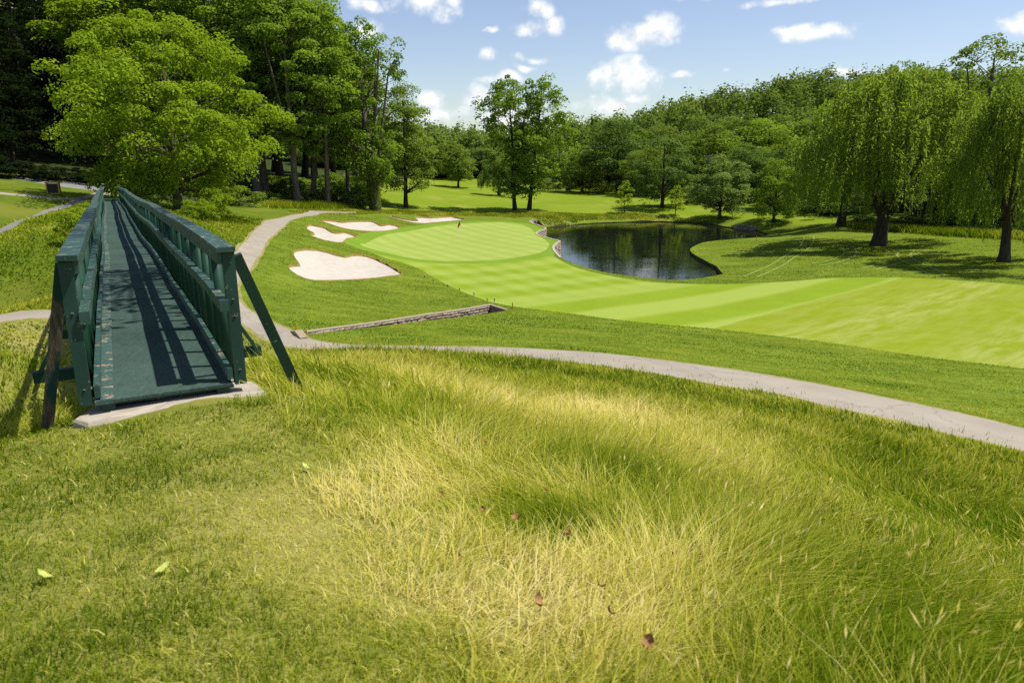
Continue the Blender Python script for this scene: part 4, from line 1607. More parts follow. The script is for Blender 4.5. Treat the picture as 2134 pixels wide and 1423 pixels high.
# shrubs
SHR = [(705, 118, 380, 60, 'leaf_mid', 'leafy shrub at the wood edge below the slim trunks'), (740, 116, 392, 50, 'leaf_dark', 'dark shrub left of the ivy clad trunk'),
       (600, 112, 398, 60, 'leaf_mid', 'leafy shrub at the foot of the leaning trunk'), (655, 116, 400, 60, 'leaf_mid', 'shrub among the wood edge trunks above the path'),
       (560, 106, 400, 60, 'leaf_mid', 'shrub below the two pale trunks at the wood edge'), (500, 96, 390, 80, 'leaf_mid', 'shrub in shade right of the big spreading tree'),
       (445, 70, 395, 80, 'leaf_hero', 'bright shrub under the right side of the big spreading tree'), (408, 66, 420, 70, 'leaf_hero', 'bright shrub at the base of the big spreading tree'),
       (330, 68, 408, 70, 'leaf_mid', 'shrub left of the big spreading tree trunk beside the rail'), (285, 72, 395, 60, 'leaf_mid', 'shrub beside the far end of the right rail'),
       (1905, 106, 452, 70, 'leaf_pale', 'pale shrub between the willow trunks'), (1985, 102, 448, 70, 'leaf_dark', 'dark shrub right of the middle willow trunk'),
       (2060, 100, 440, 80, 'leaf_dark', 'dark shrub left of the leaning right edge trunk'), (2130, 96, 470, 60, 'leaf_mid', 'shrub at the right picture edge beside the leaning trunk'),
       (1800, 112, 450, 60, 'leaf_pale', 'pale shrub left of the large willow trunk'), (1135, 195, 372, 46, 'leaf_pale', 'pale bush at the lawn edge right behind the twin trees'),
       (1180, 196, 374, 46, 'leaf_pale', 'pale bush second right of the twin trees'), (1240, 186, 378, 56, 'leaf_mid', 'bush left of the huge round tree base'),
       (1330, 172, 380, 50, 'leaf_pale', 'pale bush right of the huge round tree base'), (1450, 150, 395, 60, 'leaf_dark', 'dark bush right of the short trunked dark tree'),
       (1690, 128, 420, 80, 'leaf_dark', 'dark bush under the half hidden willow'), (1750, 122, 430, 80, 'leaf_dark', 'dark bush beside the half hidden willow trunk'),
       (60, 88, 340, 120, 'leaf_shade', 'dark shrub behind the road above the litter box'), (150, 92, 350, 110, 'leaf_shade', 'dark shrub behind the road right of the litter box'),
       (-10, 86, 325, 110, 'leaf_shade', 'dark shrub at the left picture edge behind the lawn'), (215, 96, 358, 90, 'leaf_shade', 'dark shrub beyond the far bridge end')]
for k, (px, d, ty, wp, lf, lab) in enumerate(SHR):
    put('shrub', lab, P_BUSH[k % 3], 3.0, 4.2, px, ty, wp, lf, d=d, cat='shrub')
for k, (px, d, ty, wp, lab) in enumerate([(165, 50, 436, 60, 'bright leafy shrub left of the bridge near its far end'), (140, 46, 446, 60, 'bright low shrub beside the grey hill path'), (182, 53, 424, 46, 'bright shrub against the left rail at the far end')]):
    put('shrub', lab, P_BUSH[k % 3], 3.0, 4.2, px, ty, wp, 'leaf_lime', d=d, cat='shrub')

for k in range(16):
    put('shrub', 'undergrowth shrub in the left wood among and behind the trunks', P_BUSH[k % 3], 3.0, 4.2, 470 + k * 20, 375 + random.uniform(-12, 10), 60, ['leaf_mid', 'leaf_dark', 'leaf_tulip'][k % 3], d=118 + random.uniform(0, 34),
        group='undergrowth in the left wood', cat='shrub')

# wood covering the hill: one far mass
def hill_wood():
    r = np.random.default_rng(90)
    Vs, Fs, nv = [], [], 0
    n = 0
    while n < 540:
        y = 222 + 135 * r.random() ** .8
        u = r.uniform(-.72, .72)
        if n < 110:
            y, u = r.uniform(326, 346), -.72 + 1.44 * (n + r.random()) / 110
        x = u * y
        if y < 245 and u < .12:
            continue
        z = h1(x, y)
        H = r.uniform(12.5, 18.5)
        W = r.uniform(3.4, 5.8)
        m = 350
        D = unit(r.normal(size=(m, 3)))
        D[:, 2] = np.abs(D[:, 2]) * 1.35 - .55
        lump = 1 + .22 * np.sin(D[:, 0] * 5 + r.uniform(0, 6)) * np.sin(D[:, 1] * 5 + r.uniform(0, 6)) + .15 * r.normal(size=m)
        P = D * np.array([W, W, H * .5]) * lump[:, None] + (x, y, z + H * .42)
        V, F = leaf_quads(r, P, 1.15, .75, D * 1.6, .4)
        Vs.append(V)
        Fs.append(F + nv)
        nv += len(V)
        n += 1
    o = link('hill_wood', np_mesh('hill_wood', np.concatenate(Vs), np.concatenate(Fs)), M['leaf_hill'])
    tag(o, 'dense green wood covering the far hill', 'wood', None, 'stuff')


hill_wood()

# big tree outside the frame whose bough shades the bridge deck
def overhang():
    b = np.array([-10.5, 1.0, h1(-10.5, 1.0)])
    trunk, crown = make_tree(95, 24, [(.35, 3.0), (.5, 5.0), (.7, 5.5), (.9, 3.5), (1.0, 1.0)], 90, 1.3, 9000, .3, .5, 16)
    t = put_tree('oak_tree', 'tree outside the picture whose bough shades the bridge', (trunk, crown), b, M['bark'], M['leaf_mid'])
    mb = MB()
    e = np.array([-1.75, 11.7, 16.4]) - b
    P = curve3(np.array([0, 0, 8.0]), np.array([4.5, 3.5, 10.0]), e, 12)
    mb.tube(P, np.linspace(.2, .03, 12), 6)
    r = np.random.default_rng(4)
    C = []
    for k in range(105):
        i = r.integers(9, 12)
        q = P[i] + r.normal(size=3) * np.array([1.0, 2.0, .4])
        mb.tube(np.array([P[i], (P[i] + q) / 2 + (0, 0, .1), q]), [.03, .02, .008], 4)
        C.append(q + r.normal(size=(34, 3)) * np.array([.36, .24, .12]))
    bo = mb.build('bough', M['bark'], t, True)
    V, F = leaf_quads(r, np.concatenate(C), .20, .6, None, 1.2)
    link('bough_leaves', np_mesh('bough_leaves', V, F), M['leaf_mid'], bo)


overhang()

# ------------------------------------------------------------------ footbridge
BR_L = 57.0
BR_A = R(28.87)
BR_N = np.array([-2.77, 5.5, 8.15])
BR_DROP = 1.48


def bz(s):
    return -BR_DROP * s / BR_L + .022 * math.sin(s * .22 + .4) + .008 * math.sin(s * .71)


def bxo(s):
    k = min(s / 6.0, 1)
    return k * (.022 * math.sin(s * .19) + .012 * math.sin(s * .55 + 1))


def footbridge():
    root = empty('footbridge', BR_N, BR_A)
    tag(root, 'long narrow dark green timber footbridge with carpeted deck on the left', 'footbridge')
    S = np.concatenate([np.arange(0, BR_L, 1.2), [BR_L]])

    def path(x, z, s0=0.0, s1=BR_L, wob=0.0, seed=0):
        q = np.concatenate([[s0], S[(S > s0) & (S < s1)], [s1]])
        rr = np.random.default_rng(seed)
        return [(bxo(s) + x + wob * rr.normal(), s, bz(s) + z + wob * rr.normal() * .5) for s in q]

    def rect(w, h):
        return [(-w / 2, -h / 2), (w / 2, -h / 2), (w / 2, h / 2), (-w / 2, h / 2)]
    # deck: carpet over boards, bare board along the left
    m = MB()
    m.sweep(path(.06, -.012, .02), rect(.88, .024))
    d = m.build('deck_carpet', M['carpet'], root)
    tag(d, 'worn dark green carpet covering the deck')
    s0 = 0.0
    k = 0
    while s0 < BR_L - .5:
        l = min(3.6, BR_L - s0)
        m = MB()
        m.sweep(path(-.445, -.006, s0 + .004, s0 + l - .004, .003, k), rect(.128, .036))
        m.build('edge_board', M['board'], root)
        s0 += l
        k += 1
    for x in (-.42, .42):
        m = MB()
        m.sweep(path(x, -.17, .05), rect(.09, .26))
        m.build('stringer', M['paint'], root)
    m = MB()
    m.sweep(path(0, -.033, .03), rect(1.02, .016))
    m.build('deck_boards', M['paint'], root)
    for sd in (-1, 1):
        for nm, x, z, w, h, mat, st in (('kerb_rail', .490, .085, .042, .10, 'paint_cap', .02), ('middle_rail', .495, .665, .070, .095, 'paint_cap', .0), ('upper_rail', .500, 1.045, .040, .095, 'paint_cap', .05)):
            s0 = st
            k = 0
            while s0 < BR_L - .3:
                l = min(4.8, BR_L - s0)
                m = MB()
                m.sweep(path(sd * x, z, s0 + .003, s0 + l - .003, .004, k + int(z * 50) + sd), rect(w, h))
                m.build(nm, M[mat], root)
                s0 += l
                k += 1
        s0 = -.03
        k = 0
        while s0 < BR_L - .3:
            l = min(4.8, BR_L - s0)
            m = MB()
            m.sweep(path(sd * .545, 1.118, s0 + .002, s0 + l - .002, .005, 77 + k + sd), rect(.145, .040))
            m.build('handrail_cap', M['paint_cap'], root)
            s0 += l
            k += 1
        # balusters
        me = MB()
        me.box((0, 0, .5), (.086, .032, 1.0))
        bal = me.mesh('baluster')
        bal.materials.append(M['paint_slat'])
        s = .62
        rr = np.random.default_rng(5 + sd)
        while s < BR_L - .2:
            o = link('baluster', bal, None, root)
            o.location = (bxo(s) + sd * .566, s + rr.normal() * .012, bz(s) - .12)
            o.scale = (1, 1, 1.21)
            o.rotation_euler = (rr.normal() * .012, rr.normal() * .012, rr.normal() * .05)
            s += .60
        # posts with outriggers and braces
        s = .08
        k = 0
        while s < BR_L:
            ms = MB()
            low = -.02 if k == 0 else -.32
            zt = 1.09
            x = bxo(s) + sd * .568
            ms.box((x, s, bz(s) + (low + zt) / 2), (.092, .092, zt - low))
            po = ms.build('post', M['paint'], root)
            if k < 8:
                for zb in (.10, .56, .70, 1.0):
                    q = MB()
                    q.tube([(x - sd * .044, s - .01, bz(s) + zb), (x - sd * .056, s - .01, bz(s) + zb)], [.014, .012], 6)
                    q.tube([(x, s - .044, bz(s) + zb), (x, s - .054, bz(s) + zb)], [.013, .010], 6)
                    q.build('bolt', M['grey_wood'], po)
            if k == 0:
                # end brace down to the ground
                mb2 = MB()
                top = np.array([.635 if sd > 0 else -.595, s + (.05 if sd > 0 else .12), 1.06])
                if sd > 0:
                    foot_w = cast([(632, 812)])[0]
                else:
                    foot_w = cast([(92, 888)])[0]
                ca, sa = math.cos(-BR_A), math.sin(-BR_A)
                q = foot_w - BR_N
                foot = np.array([q[0] * ca - q[1] * sa, q[0] * sa + q[1] * ca, q[2] - .12])
                mb2.bar(top, foot, .09 if sd > 0 else .085, .045 if sd > 0 else .07, (0, 1, 0))
                o = mb2.build('end_brace', M['paint'] if sd > 0 else M['oldwood'], root)
                if sd < 0:
                    tag(o, 'weathered bare timber brace with peeling green paint')
            else:
                mb2 = MB()
                mb2.bar((x + sd * .06, s + .07, bz(s) + .52), (bxo(s) + sd * 1.08, s + .07, bz(s) - .30), .04, .09, (0, 1, 0))
                mb2.build('brace', M['paint_slat'], root)
            s += 2.4
            k += 1
    s = .08 + 2.4
    while s < BR_L:
        m = MB()
        m.box((bxo(s), s + .12, bz(s) - .36), (2.3, .09, .12))
        m.build('outrigger_beam', M['paint_slat'], root)
        s += 2.4
    # trestle legs under the span
    for s in (11, 22, 33, 44):
        for sd in (-1, 1):
            p = BR_N[:2] + np.array([-math.sin(BR_A), math.cos(BR_A)]) * s + np.array([math.cos(BR_A), math.sin(BR_A)]) * sd * .45
            g = h1(p[0], p[1]) - BR_N[2] - .4
            if g < bz(s) - .6:
                m = MB()
                m.bar((bxo(s) + sd * .45, s + .3, bz(s) - .30), (bxo(s) + sd * .75, s + .3, g), .2, .2, (0, 1, 0))
                m.build('trestle_leg', M['oldwood'], root)
        m = MB()
        m.bar((bxo(s) - .62, s + .42, bz(s) - 1.3), (bxo(s) + .62, s + .42, bz(s) - 1.3), .04, .16)
        m.build('trestle_tie', M['oldwood'], root)
    # step at the far end
    m = MB()
    m.box((bxo(BR_L), BR_L + .35, bz(BR_L) + .16), (1.0, .5, .05))
    m.box((bxo(BR_L), BR_L + .11, bz(BR_L) + .05), (1.0, .04, .2))
    m.build('step', M['paint_cap'], root)
    return root


footbridge()

# concrete sill the bridge rests on
def sill():
    ca, sa = math.cos(BR_A), math.sin(BR_A)
    P = [at_z(*q) for q in ((160, 866, 8.08), (195, 845, 8.08), (478, 785, 8.08), (525, 790, 8.08), (553, 812, 8.08), (470, 826, 8.08), (330, 849, 8.08), (185, 876, 8.08))]
    P = np.array(P)
    c = P.mean(0)
    Q = resample(P[:, :2], .12)
    n = len(Q)
    r = np.random.default_rng(8)
    Q = Q + r.normal(size=Q.shape) * .006
    top = np.column_stack([Q, 8.062 + r.normal(size=n) * .006])
    back = top.copy()
    Ob = offset_poly(Q, .02)
    mid = np.column_stack([Ob, np.full(n, 8.035)])
    bot = np.column_stack([Ob, np.full(n, 7.3)])
    cen = np.array([[c[0], c[1], 8.075]])
    V = np.concatenate([cen, top, mid, bot]) - c
    i = np.arange(n)
    j = (i + 1) % n
    F = [(0, int(a) + 1, int(b_) + 1, int(b_) + 1) for a, b_ in zip(i, j)]
    tri = np.array([(0, a + 1, b_ + 1) for a, b_ in zip(i, j)])
    q1 = np.stack([i + 1, i + 1 + n, j + 1 + n, j + 1], 1)
    q2 = np.stack([i + 1 + n, i + 1 + 2 * n, j + 1 + 2 * n, j + 1 + n], 1)
    me = bpy.data.meshes.new('bridge_sill')
    me.from_pydata(V.tolist(), [], tri.tolist() + q1.tolist() + q2.tolist())
    me.update()
    o = link('bridge_sill', me, M['concrete'])
    o.location = c
    tag(o, 'pale concrete sill with green paint stains under the near bridge end', 'concrete sill')


sill()


# ------------------------------------------------------------------ small things of the course
def small_things():
    # flag
    b = cast([(960, 498)])[0]
    t = empty('flagstick', b)
    tag(t, 'thin white flagstick with small red flag on the putting green', 'golf flag')
    m = MB()
    m.tube([(0, 0, -.1), (0, 0, 2.25)], [.016, .016], 8)
    m.build('pole', M['white'], t)
    u = np.linspace(0, 1, 9)
    V = []
    for zt in (2.22, 2.05, 1.88, 1.68):
        for q in u:
            V.append((-.42 * q * (.75 + .12 * (2.2 - zt)), .07 * math.sin(q * 7 + zt * 4) * q, zt - .42 * q * q - .12 * q))
    F = [(r0 * 9 + c, r0 * 9 + c + 1, (r0 + 1) * 9 + c + 1, (r0 + 1) * 9 + c) for r0 in range(3) for c in range(8)]
    me = np_mesh('flag', np.array(V), np.array(F))
    smooth(me)
    o = link('flag', me, M['red'], t)
    md = o.modifiers.new('solid', 'SOLIDIFY')
    md.thickness = .006
    # hazard stakes
    st = [(618, 688, 'yellow stake behind the culvert at the ditch left end', 15), (640, 701, 'yellow stake in front of the culvert at the ditch left end', 14),
          (1015, 636, 'yellow stake behind the right end of the ditch', 15), (1068, 645, 'yellow stake just right of the ditch end wall', 14),
          (1408, 586, 'yellow stake on the near pond bank', 12), (1576, 500, 'small yellow stake on the far right pond bank', 8), (1586, 470, 'small yellow stake above the stone weir wall', 8)]
    for px, py, lab, hp in st:
        b = cast([(px, py)])[0]
        hh = hp / F_PX * b[1] * 1.02
        m = MB()
        m.bar((0, 0, -.2), (.02 * random.uniform(-1, 1), 0, hh), .075, .05, (0, 1, 0))
        m.bar((0, 0, hh - .002), (0, 0, hh + .05), .04, .03, (0, 1, 0))
        o = m.build('hazard_stake', M['stake'])
        o.location = b
        tag(o, lab, 'stake')
    # rope stakes along the edge of the fairway
    mk = [(1440, 706), (1505, 734), (1612, 778), (1698, 803), (1806, 838), (1958, 882)]
    where = ['first dark turf marker below the largest bunker at the fairway edge', 'second dark turf marker along the fairway edge from the largest bunker', 'third dark turf marker along the fairway edge from the largest bunker',
             'fourth dark turf marker along the fairway edge from the largest bunker', 'fifth dark turf marker along the fairway edge from the largest bunker', 'last dark turf marker by the ditch end at the fairway edge']
    for (x, y), lab in zip(mk, where):
        b = cast(z2([(x, y)]))[0]
        m = MB()
        m.tube([(0, 0, -.05), (0, 0, .16), (0, 0, .17), (0, 0, .22)], [.035, .03, .06, .05], 8)
        o = m.build('turf_marker', M['black'])
        o.location = b
        t2 = MB()
        t2.tube([(0, 0, .215), (0, 0, .25)], [.05, .03], 8)
        t2.build('cap', M['white'], o)
        tag(o, lab, 'marker')
    # litter box on the left hill
    b = cast([(113, 404.5)])[0]
    t = empty('litter_box', b, R(24), (1.05, 1.05, 1.05))
    tag(t, 'ochre framed dark wooden litter box on the left hillside lawn', 'litter box')
    for x in (-.5, .5):
        for y in (-.42, .42):
            m = MB()
            m.box((x, y, .52), (.10, .10, 1.04))
            m.build('corner_post', M['ochre'], t)
    for y, sx in ((-.42, 1), (.42, 1)):
        for k in range(5):
            m = MB()
            m.box((-.36 + k * .18, y, .55), (.165, .03, .86))
            m.build('slat', M['panel'], t)
    for x in (-.5, .5):
        for k in range(4):
            m = MB()
            m.box((x, -.27 + k * .18, .55), (.03, .165, .86))
            m.build('slat', M['panel'], t)
    m = MB()
    m.box((0, 0, 1.08), (1.24, 1.06, .08))
    m.box((0, 0, 1.14), (1.0, .85, .04))
    lid = m.build('lid', M['ochre'], t)
    m = MB()
    m.box((0, 0, .06), (1.1, .94, .09))
    m.build('base', M['ochre'], t)
    m = MB()
    m.tube([(-.2, 0, 1.15), (-.2, 0, 1.24)], [.05, .04], 8)
    m.build('knob', M['white'], lid)
    # pole with crossarms half hidden among the trees behind the pond inlet
    x = at_y(1478, 330, 152)
    g = h1(x[0], 152)
    t = empty('utility_pole', (x[0], 152, g))
    tag(t, 'grey utility pole crossarms among the trees behind the pond inlet', 'utility pole')
    hh = x[2] - g + .8
    m = MB()
    m.tube([(0, 0, -.5), (0, 0, hh)], [.16, .11], 8)
    m.build('mast', M['grey_wood'], t)
    for z in (hh - .5, hh - 1.3):
        m = MB()
        m.box((.0, -.16, z), (2.6, .12, .14))
        arm = m.build('crossarm', M['grey_wood'], t)
        for q in (-1.1, -.5, .5, 1.1):
            m = MB()
            m.tube([(q, -.16, z + .07), (q, -.16, z + .22)], [.05, .03], 6)
            m.build('insulator', M['white'], arm)
    # wheel marks in the rough on the right
    tracks = [([(1562, 578), (1600, 562), (1630, 546), (1655, 530), (1680, 512), (1686, 493)], 'pale straight cart wheel mark running up to the pond inlet'),
              ([(1735, 500), (1765, 516), (1770, 532), (1735, 546), (1700, 552)], 'pale hooked cart wheel mark left of the large willow shade'),
              ([(1810, 562), (1850, 550), (1890, 541), (1925, 529), (1950, 522)], 'pale cart wheel mark crossing in front of the right willow'),
              ([(1892, 522), (1883, 532), (1893, 543), (1920, 556), (1955, 574)], 'pale curved cart wheel mark bending in front of the right willow')]
    for P, lab in tracks:
        W = catmull(cast(P), .8, False)
        T = np.gradient(W, axis=0)
        T /= np.linalg.norm(T, axis=1)[:, None]
        Nn = np.stack([T[:, 1], -T[:, 0]], 1)
        Vs, Fs, nv = [], [], 0
        for off in (-.62, .62):
            A = W + Nn * (off - .11)
            B = W + Nn * (off + .11)
            n = len(W)
            za = np.maximum(hgt(A[:, 0], A[:, 1]), 0 * A[:, 0] - 9) + .035
            zb = hgt(B[:, 0], B[:, 1]) + .035
            Vs.append(np.concatenate([np.column_stack([A, za]), np.column_stack([B, zb])]))
            i = np.arange(n - 1)
            Fs.append(np.stack([i, i + 1, i + 1 + n, i + n], 1) + nv)
            nv += 2 * n
        o = link('wheel_mark', np_mesh('wheel_mark', np.concatenate(Vs), np.concatenate(Fs)), M['track'])
        tag(o, lab, None, None, 'structure')


small_things()


# ------------------------------------------------------------------ grass
def blades(r, P, h, w, ang, lean, tint, nseg=3, flat_tip=False):
    """P (n,3) roots; returns vertices, quads and a tint per vertex"""
    n = len(P)
    d = np.stack([np.cos(ang), np.sin(ang), np.zeros(n)], 1)
    ya = ang + math.pi / 2 + r.uniform(-1.1, 1.1, n)
    sd = np.stack([np.cos(ya), np.sin(ya), np.zeros(n)], 1)
    V = np.empty((n, nseg + 1, 2, 3))
    for i in range(nseg + 1):
        t = i / nseg
        q = P + d * (h * lean * t ** 1.8)[:, None]
        q[:, 2] += h * (t - .30 * np.minimum(lean, 2.0) * t * t)
        ww = (w * (1 - .93 * t ** 1.6))[:, None] * .5
        V[:, i, 0] = q - sd * ww
        V[:, i, 1] = q + sd * ww
    base = np.arange(n)[:, None] * (2 * (nseg + 1)) + 2 * np.arange(nseg)[None]
    F = np.stack([base, base + 1, base + 3, base + 2], -1).reshape(-1, 4)
    T = np.repeat(tint, 2 * (nseg + 1)).reshape(n, nseg + 1, 2)
    T = T + np.linspace(-.03, .10, nseg + 1)[None, :, None]
    return V.reshape(-1, 3), F, T.ravel(), V[:, -1].mean(1), V[:, -1].mean(1) - V[:, -2].mean(1)


def grass_object(name, label, sets):
    Vs, Fs, Ts, nv = [], [], [], 0
    for V, F, T in sets:
        Vs.append(V)
        Fs.append(F + nv)
        Ts.append(T)
        nv += len(V)
    me = np_mesh(name, np.concatenate(Vs), np.concatenate(Fs))
    me.attributes.new('tint', 'FLOAT', 'POINT').data.foreach_set('value', np.concatenate(Ts).astype(np.float32))
    o = link(name, me, M['grass'])
    tag(o, label, 'grass', None, 'stuff')
    return o


def seed_heads(r, tip, ax, L, tint):
    n = len(tip)
    ax = unit(ax)
    a = unit(np.cross(ax, r.normal(size=(n, 3))))
    b_ = np.cross(ax, a)
    out = []
    Ls = (L * r.uniform(.6, 1.4, n))[:, None]
    for s2 in (a, b_):
        V = np.stack([tip - ax * Ls * .1, tip + ax * Ls * .4 + s2 * Ls * .085, tip + ax * Ls, tip + ax * Ls * .4 - s2 * Ls * .085], 1).reshape(-1, 3)
        out.append((V, np.arange(4 * n).reshape(n, 4), np.repeat(tint, 4)))
    return out


def blob(x, y, px, py, rad):
    c = cast([(px, py)])[0]
    return np.exp(-((x - c[0]) ** 2 + (y - c[1]) ** 2) / rad ** 2)


def sample_polar(r0, r1, n, a0, a1, power):
    """points in a sector; density per area falls as 1 / r^power"""
    u = rng.random(n)
    k = 2 - power
    if abs(k) < 1e-6:
        r = r0 * (r1 / r0) ** u
    else:
        r = (r0 ** k + u * (r1 ** k - r0 ** k)) ** (1 / k)
    a = np.radians(rng.uniform(a0, a1, n))
    return r * np.sin(a), r * np.cos(a)


def bridge_clear(x, y, half=.62):
    dx, dy = x - BR_N[0], y - BR_N[1]
    lat = dx * math.cos(BR_A) + dy * math.sin(BR_A)
    al = -dx * math.sin(BR_A) + dy * math.cos(BR_A)
    return ~((np.abs(lat) < half) & (al > -.22) & (al < 9))


def meadow_tint(x, y):
    t = .36 + .50 * (fbm(x, y, 2.6, 31) - .5) + .55 * (fbm(x, y, .45, 33) - .5)
    for px, py, k, rad in ((1250, 1200, .36, .75), (1120, 1340, .30, .6), (1330, 880, .34, 2.0), (800, 1150, .28, .9), (650, 1020, .26, 1.2), (1150, 870, .22, 2.0), (1400, 1340, .22, .6), (880, 800, .24, 3.5),
                           (1450, 1000, .18, 1.4), (750, 1260, .2, .5), (930, 1000, .2, .8), (420, 1000, .12, .8),
                           (1120, 1110, -.42, .42), (1275, 1010, -.34, .6), (600, 770, -.30, 2.6), (1900, 1300, -.16, 1.4), (1950, 1080, -.14, 3.5), (1750, 870, -.14, 5.0), (1250, 790, -.2, 4.0), (1750, 1150, -.08, 1.4),
                           (300, 1390, -.06, .9), (60, 1180, -.14, 1.0), (480, 890, -.10, .8), (150, 960, -.10, .8), (620, 1290, -.12, .35), (1700, 1400, -.15, .6)):
        t += k * blob(x, y, px, py, rad)
    t -= .05 * np.clip((np.hypot(x, y) - 12) / 10, 0, 1)
    return np.clip(t, .04, .97)


def ground_z(x, y):
    return hgt(x, y) + (fbm(x, y, 3.0, 21) - .5) * .10 * np.clip((40 - np.hypot(x, y)) / 20, 0, 1)


def grass():
    r = np.random.default_rng(77)
    # 1 short mown turf near the bridge end
    x, y = sample_polar(1.0, 9.5, 190000, -47, 44, 1.55)
    dm = dist_poly(MOWN, x, y)
    sgn = np.where(inside(MOWN, x, y), dm, -dm) + (fbm(x, y, .9, 51) - .5) * .9
    k = (sgn > -.05) & inside(MEADOW, x, y) & bridge_clear(x, y, .70)
    x, y = x[k], y[k]
    n = len(x)
    rr = np.hypot(x, y)
    t = meadow_tint(x, y) - .13 * np.clip((-x - .5) / 1.2, 0, 1)
    tuft = fbm(x, y, .35, 53)
    h = .034 * (.5 + 1.3 * tuft) * (1 + .4 * (t < .35)) * r.uniform(.6, 1.3, n)
    t = t - .55 * (tuft - .5) + r.normal(size=n) * .15
    P = np.column_stack([x, y, ground_z(x, y) - .004])
    V, F, T, tip, ax = blades(r, P, h, np.maximum(.0048, .0013 * rr) * r.uniform(.6, 1.2, n), r.uniform(0, 6.28, n), r.uniform(.2, 1.5, n), np.clip(t, .02, 1), 2)
    grass_object('mown_grass', 'short straw and green grass in front of the bridge', [(V, F, T)])
    # 2 long meadow grass, near: it grows in tufts
    x, y = sample_polar(1.2, 15.0, 11500, -48, 47, 1.35)
    dm = dist_poly(MOWN, x, y)
    sgn = np.where(inside(MOWN, x, y), dm, -dm) + (fbm(x, y, .9, 51) - .5) * .9
    k = (sgn < .10) & inside(MEADOW, x, y) & bridge_clear(x, y, .78)
    x, y, sgn = x[k], y[k], sgn[k]
    nt = len(x)
    size = np.clip(r.normal(1, .35, nt), .4, 1.9) * (.5 + 1.0 * fbm(x, y, 1.3, 55))
    per = np.clip((13 * size).astype(int), 4, 26)
    own = np.repeat(np.arange(nt), per)
    n = len(own)
    oa = r.uniform(0, 6.283, n)
    od = .075 * np.sqrt(size[own]) * np.abs(r.normal(size=n)) * (.7 + .05 * np.hypot(x, y)[own])
    bx_, by_ = x[own] + od * np.cos(oa), y[own] + od * np.sin(oa)
    rr = np.hypot(bx_, by_)
    t = meadow_tint(bx_, by_) + (r.normal(size=nt) * .12)[own] + r.normal(size=n) * .11
    ln = np.clip(.09 + .19 * np.clip(-sgn[own] / 1.5, 0, 1), .06, .34) * (.45 + .6 * size[own]) * r.uniform(.5, 1.25, n)
    flow = 2 * math.pi * 1.2 * fbm(bx_, by_, 2.4, 57) - 2.4
    vx = np.cos(oa) + 1.3 * np.cos(flow) + .5 * r.normal(size=n)
    vy = np.sin(oa) + 1.3 * np.sin(flow) + .5 * r.normal(size=n)
    P = np.column_stack([bx_, by_, ground_z(bx_, by_) - .006])
    V, F, T, tip, ax = blades(r, P, ln, np.maximum(.0070, .0014 * rr) * r.uniform(.5, 1.3, n), np.arctan2(vy, vx), np.clip(r.normal(.95, .45, n), .1, 2.3), np.clip(t, .02, 1), 3)
    sets = [(V, F, T)]
    q = r.random(n) < .010 + .035 * np.clip((bx_ - .4) / 3, 0, 1) * (rr < 8)
    m = q.sum()
    V, F, T, tip, ax = blades(r, P[q], ln[q] * 1.0 + .10, np.full(m, .0030) + .0004 * rr[q], flow[q] + r.normal(size=m) * .6, np.clip(r.normal(.5, .25, m), .05, 1.2), np.full(m, .62), 3)
    sets += [(V, F, T)] + seed_heads(r, tip, ax, .05 + .003 * rr[q], r.uniform(.62, .98, m))
    # thin undergrowth between the tufts
    x, y = sample_polar(1.2, 15.0, 46000, -48, 47, 1.5)
    dm = dist_poly(MOWN, x, y)
    sgn = np.where(inside(MOWN, x, y), dm, -dm) + (fbm(x, y, .9, 51) - .5) * .9
    k = (sgn < .05) & inside(MEADOW, x, y) & bridge_clear(x, y, .74)
    x, y = x[k], y[k]
    n = len(x)
    rr = np.hypot(x, y)
    t = meadow_tint(x, y) + .06 + r.normal(size=n) * .14
    P = np.column_stack([x, y, ground_z(x, y) - .006])
    V, F, T, tip, ax = blades(r, P, r.uniform(.04, .13, n), np.maximum(.006, .0016 * rr) * r.uniform(.55, 1.25, n), r.uniform(0, 6.28, n), np.clip(r.normal(1.2, .5, n), .1, 2.4), np.clip(t, .02, 1), 2)
    sets.append((V, F, T))
    grass_object('meadow_grass', 'long pale wind bent meadow grass in the foreground', sets)
    x, y = sample_polar(1.1, 9.0, 4500, -46, 46, 1.5)
    k = inside(MEADOW, x, y) & bridge_clear(x, y, .74)
    x, y = x[k], y[k]
    n = len(x)
    P = np.column_stack([x, y, ground_z(x, y) + r.uniform(.005, .05, n)])
    V, F, T, tip, ax = blades(r, P, r.uniform(.02, .055, n), r.uniform(.002, .0045, n) + .0005 * np.hypot(x, y), r.uniform(0, 6.28, n), np.full(n, 1.3), np.clip(r.normal(.68, .12, n), .4, 1), 2)
    grass_object('thatch', 'dead straw lying loose between the foreground grass blades', [(V, F, T)])
    # 3 long meadow grass farther down to the path, and left under the bridge
    x, y = sample_polar(11.0, 52.0, 118000, -52, 48, 1.45)
    k = inside(MEADOW, x, y) & ~inside(VERGE, x, y)
    x, y = x[k], y[k]
    n = len(x)
    rr = np.hypot(x, y)
    t = meadow_tint(x, y)
    t[x < -4] -= .12
    edge = np.clip(dist_poly(PATH, x, y) / 1.5, .18, 1)
    tuft = fbm(x, y, 1.1, 61)
    ln = .30 * (.35 + 1.2 * tuft) * edge * r.uniform(.6, 1.25, n)
    ln = np.where(x < -.42 * y, ln * .5, ln)
    t = t - .25 * (tuft - .5) + r.normal(size=n) * .11
    P = np.column_stack([x, y, ground_z(x, y) - .01])
    V, F, T, tip, ax = blades(r, P, ln, .0018 * rr * r.uniform(.6, 1.3, n), 2 * math.pi * 1.3 * fbm(x, y, 5, 58) - 2.2 + r.normal(size=n) * 1.0, np.clip(r.normal(.7, .35, n), .05, 1.6), np.clip(t, .02, 1), 2)
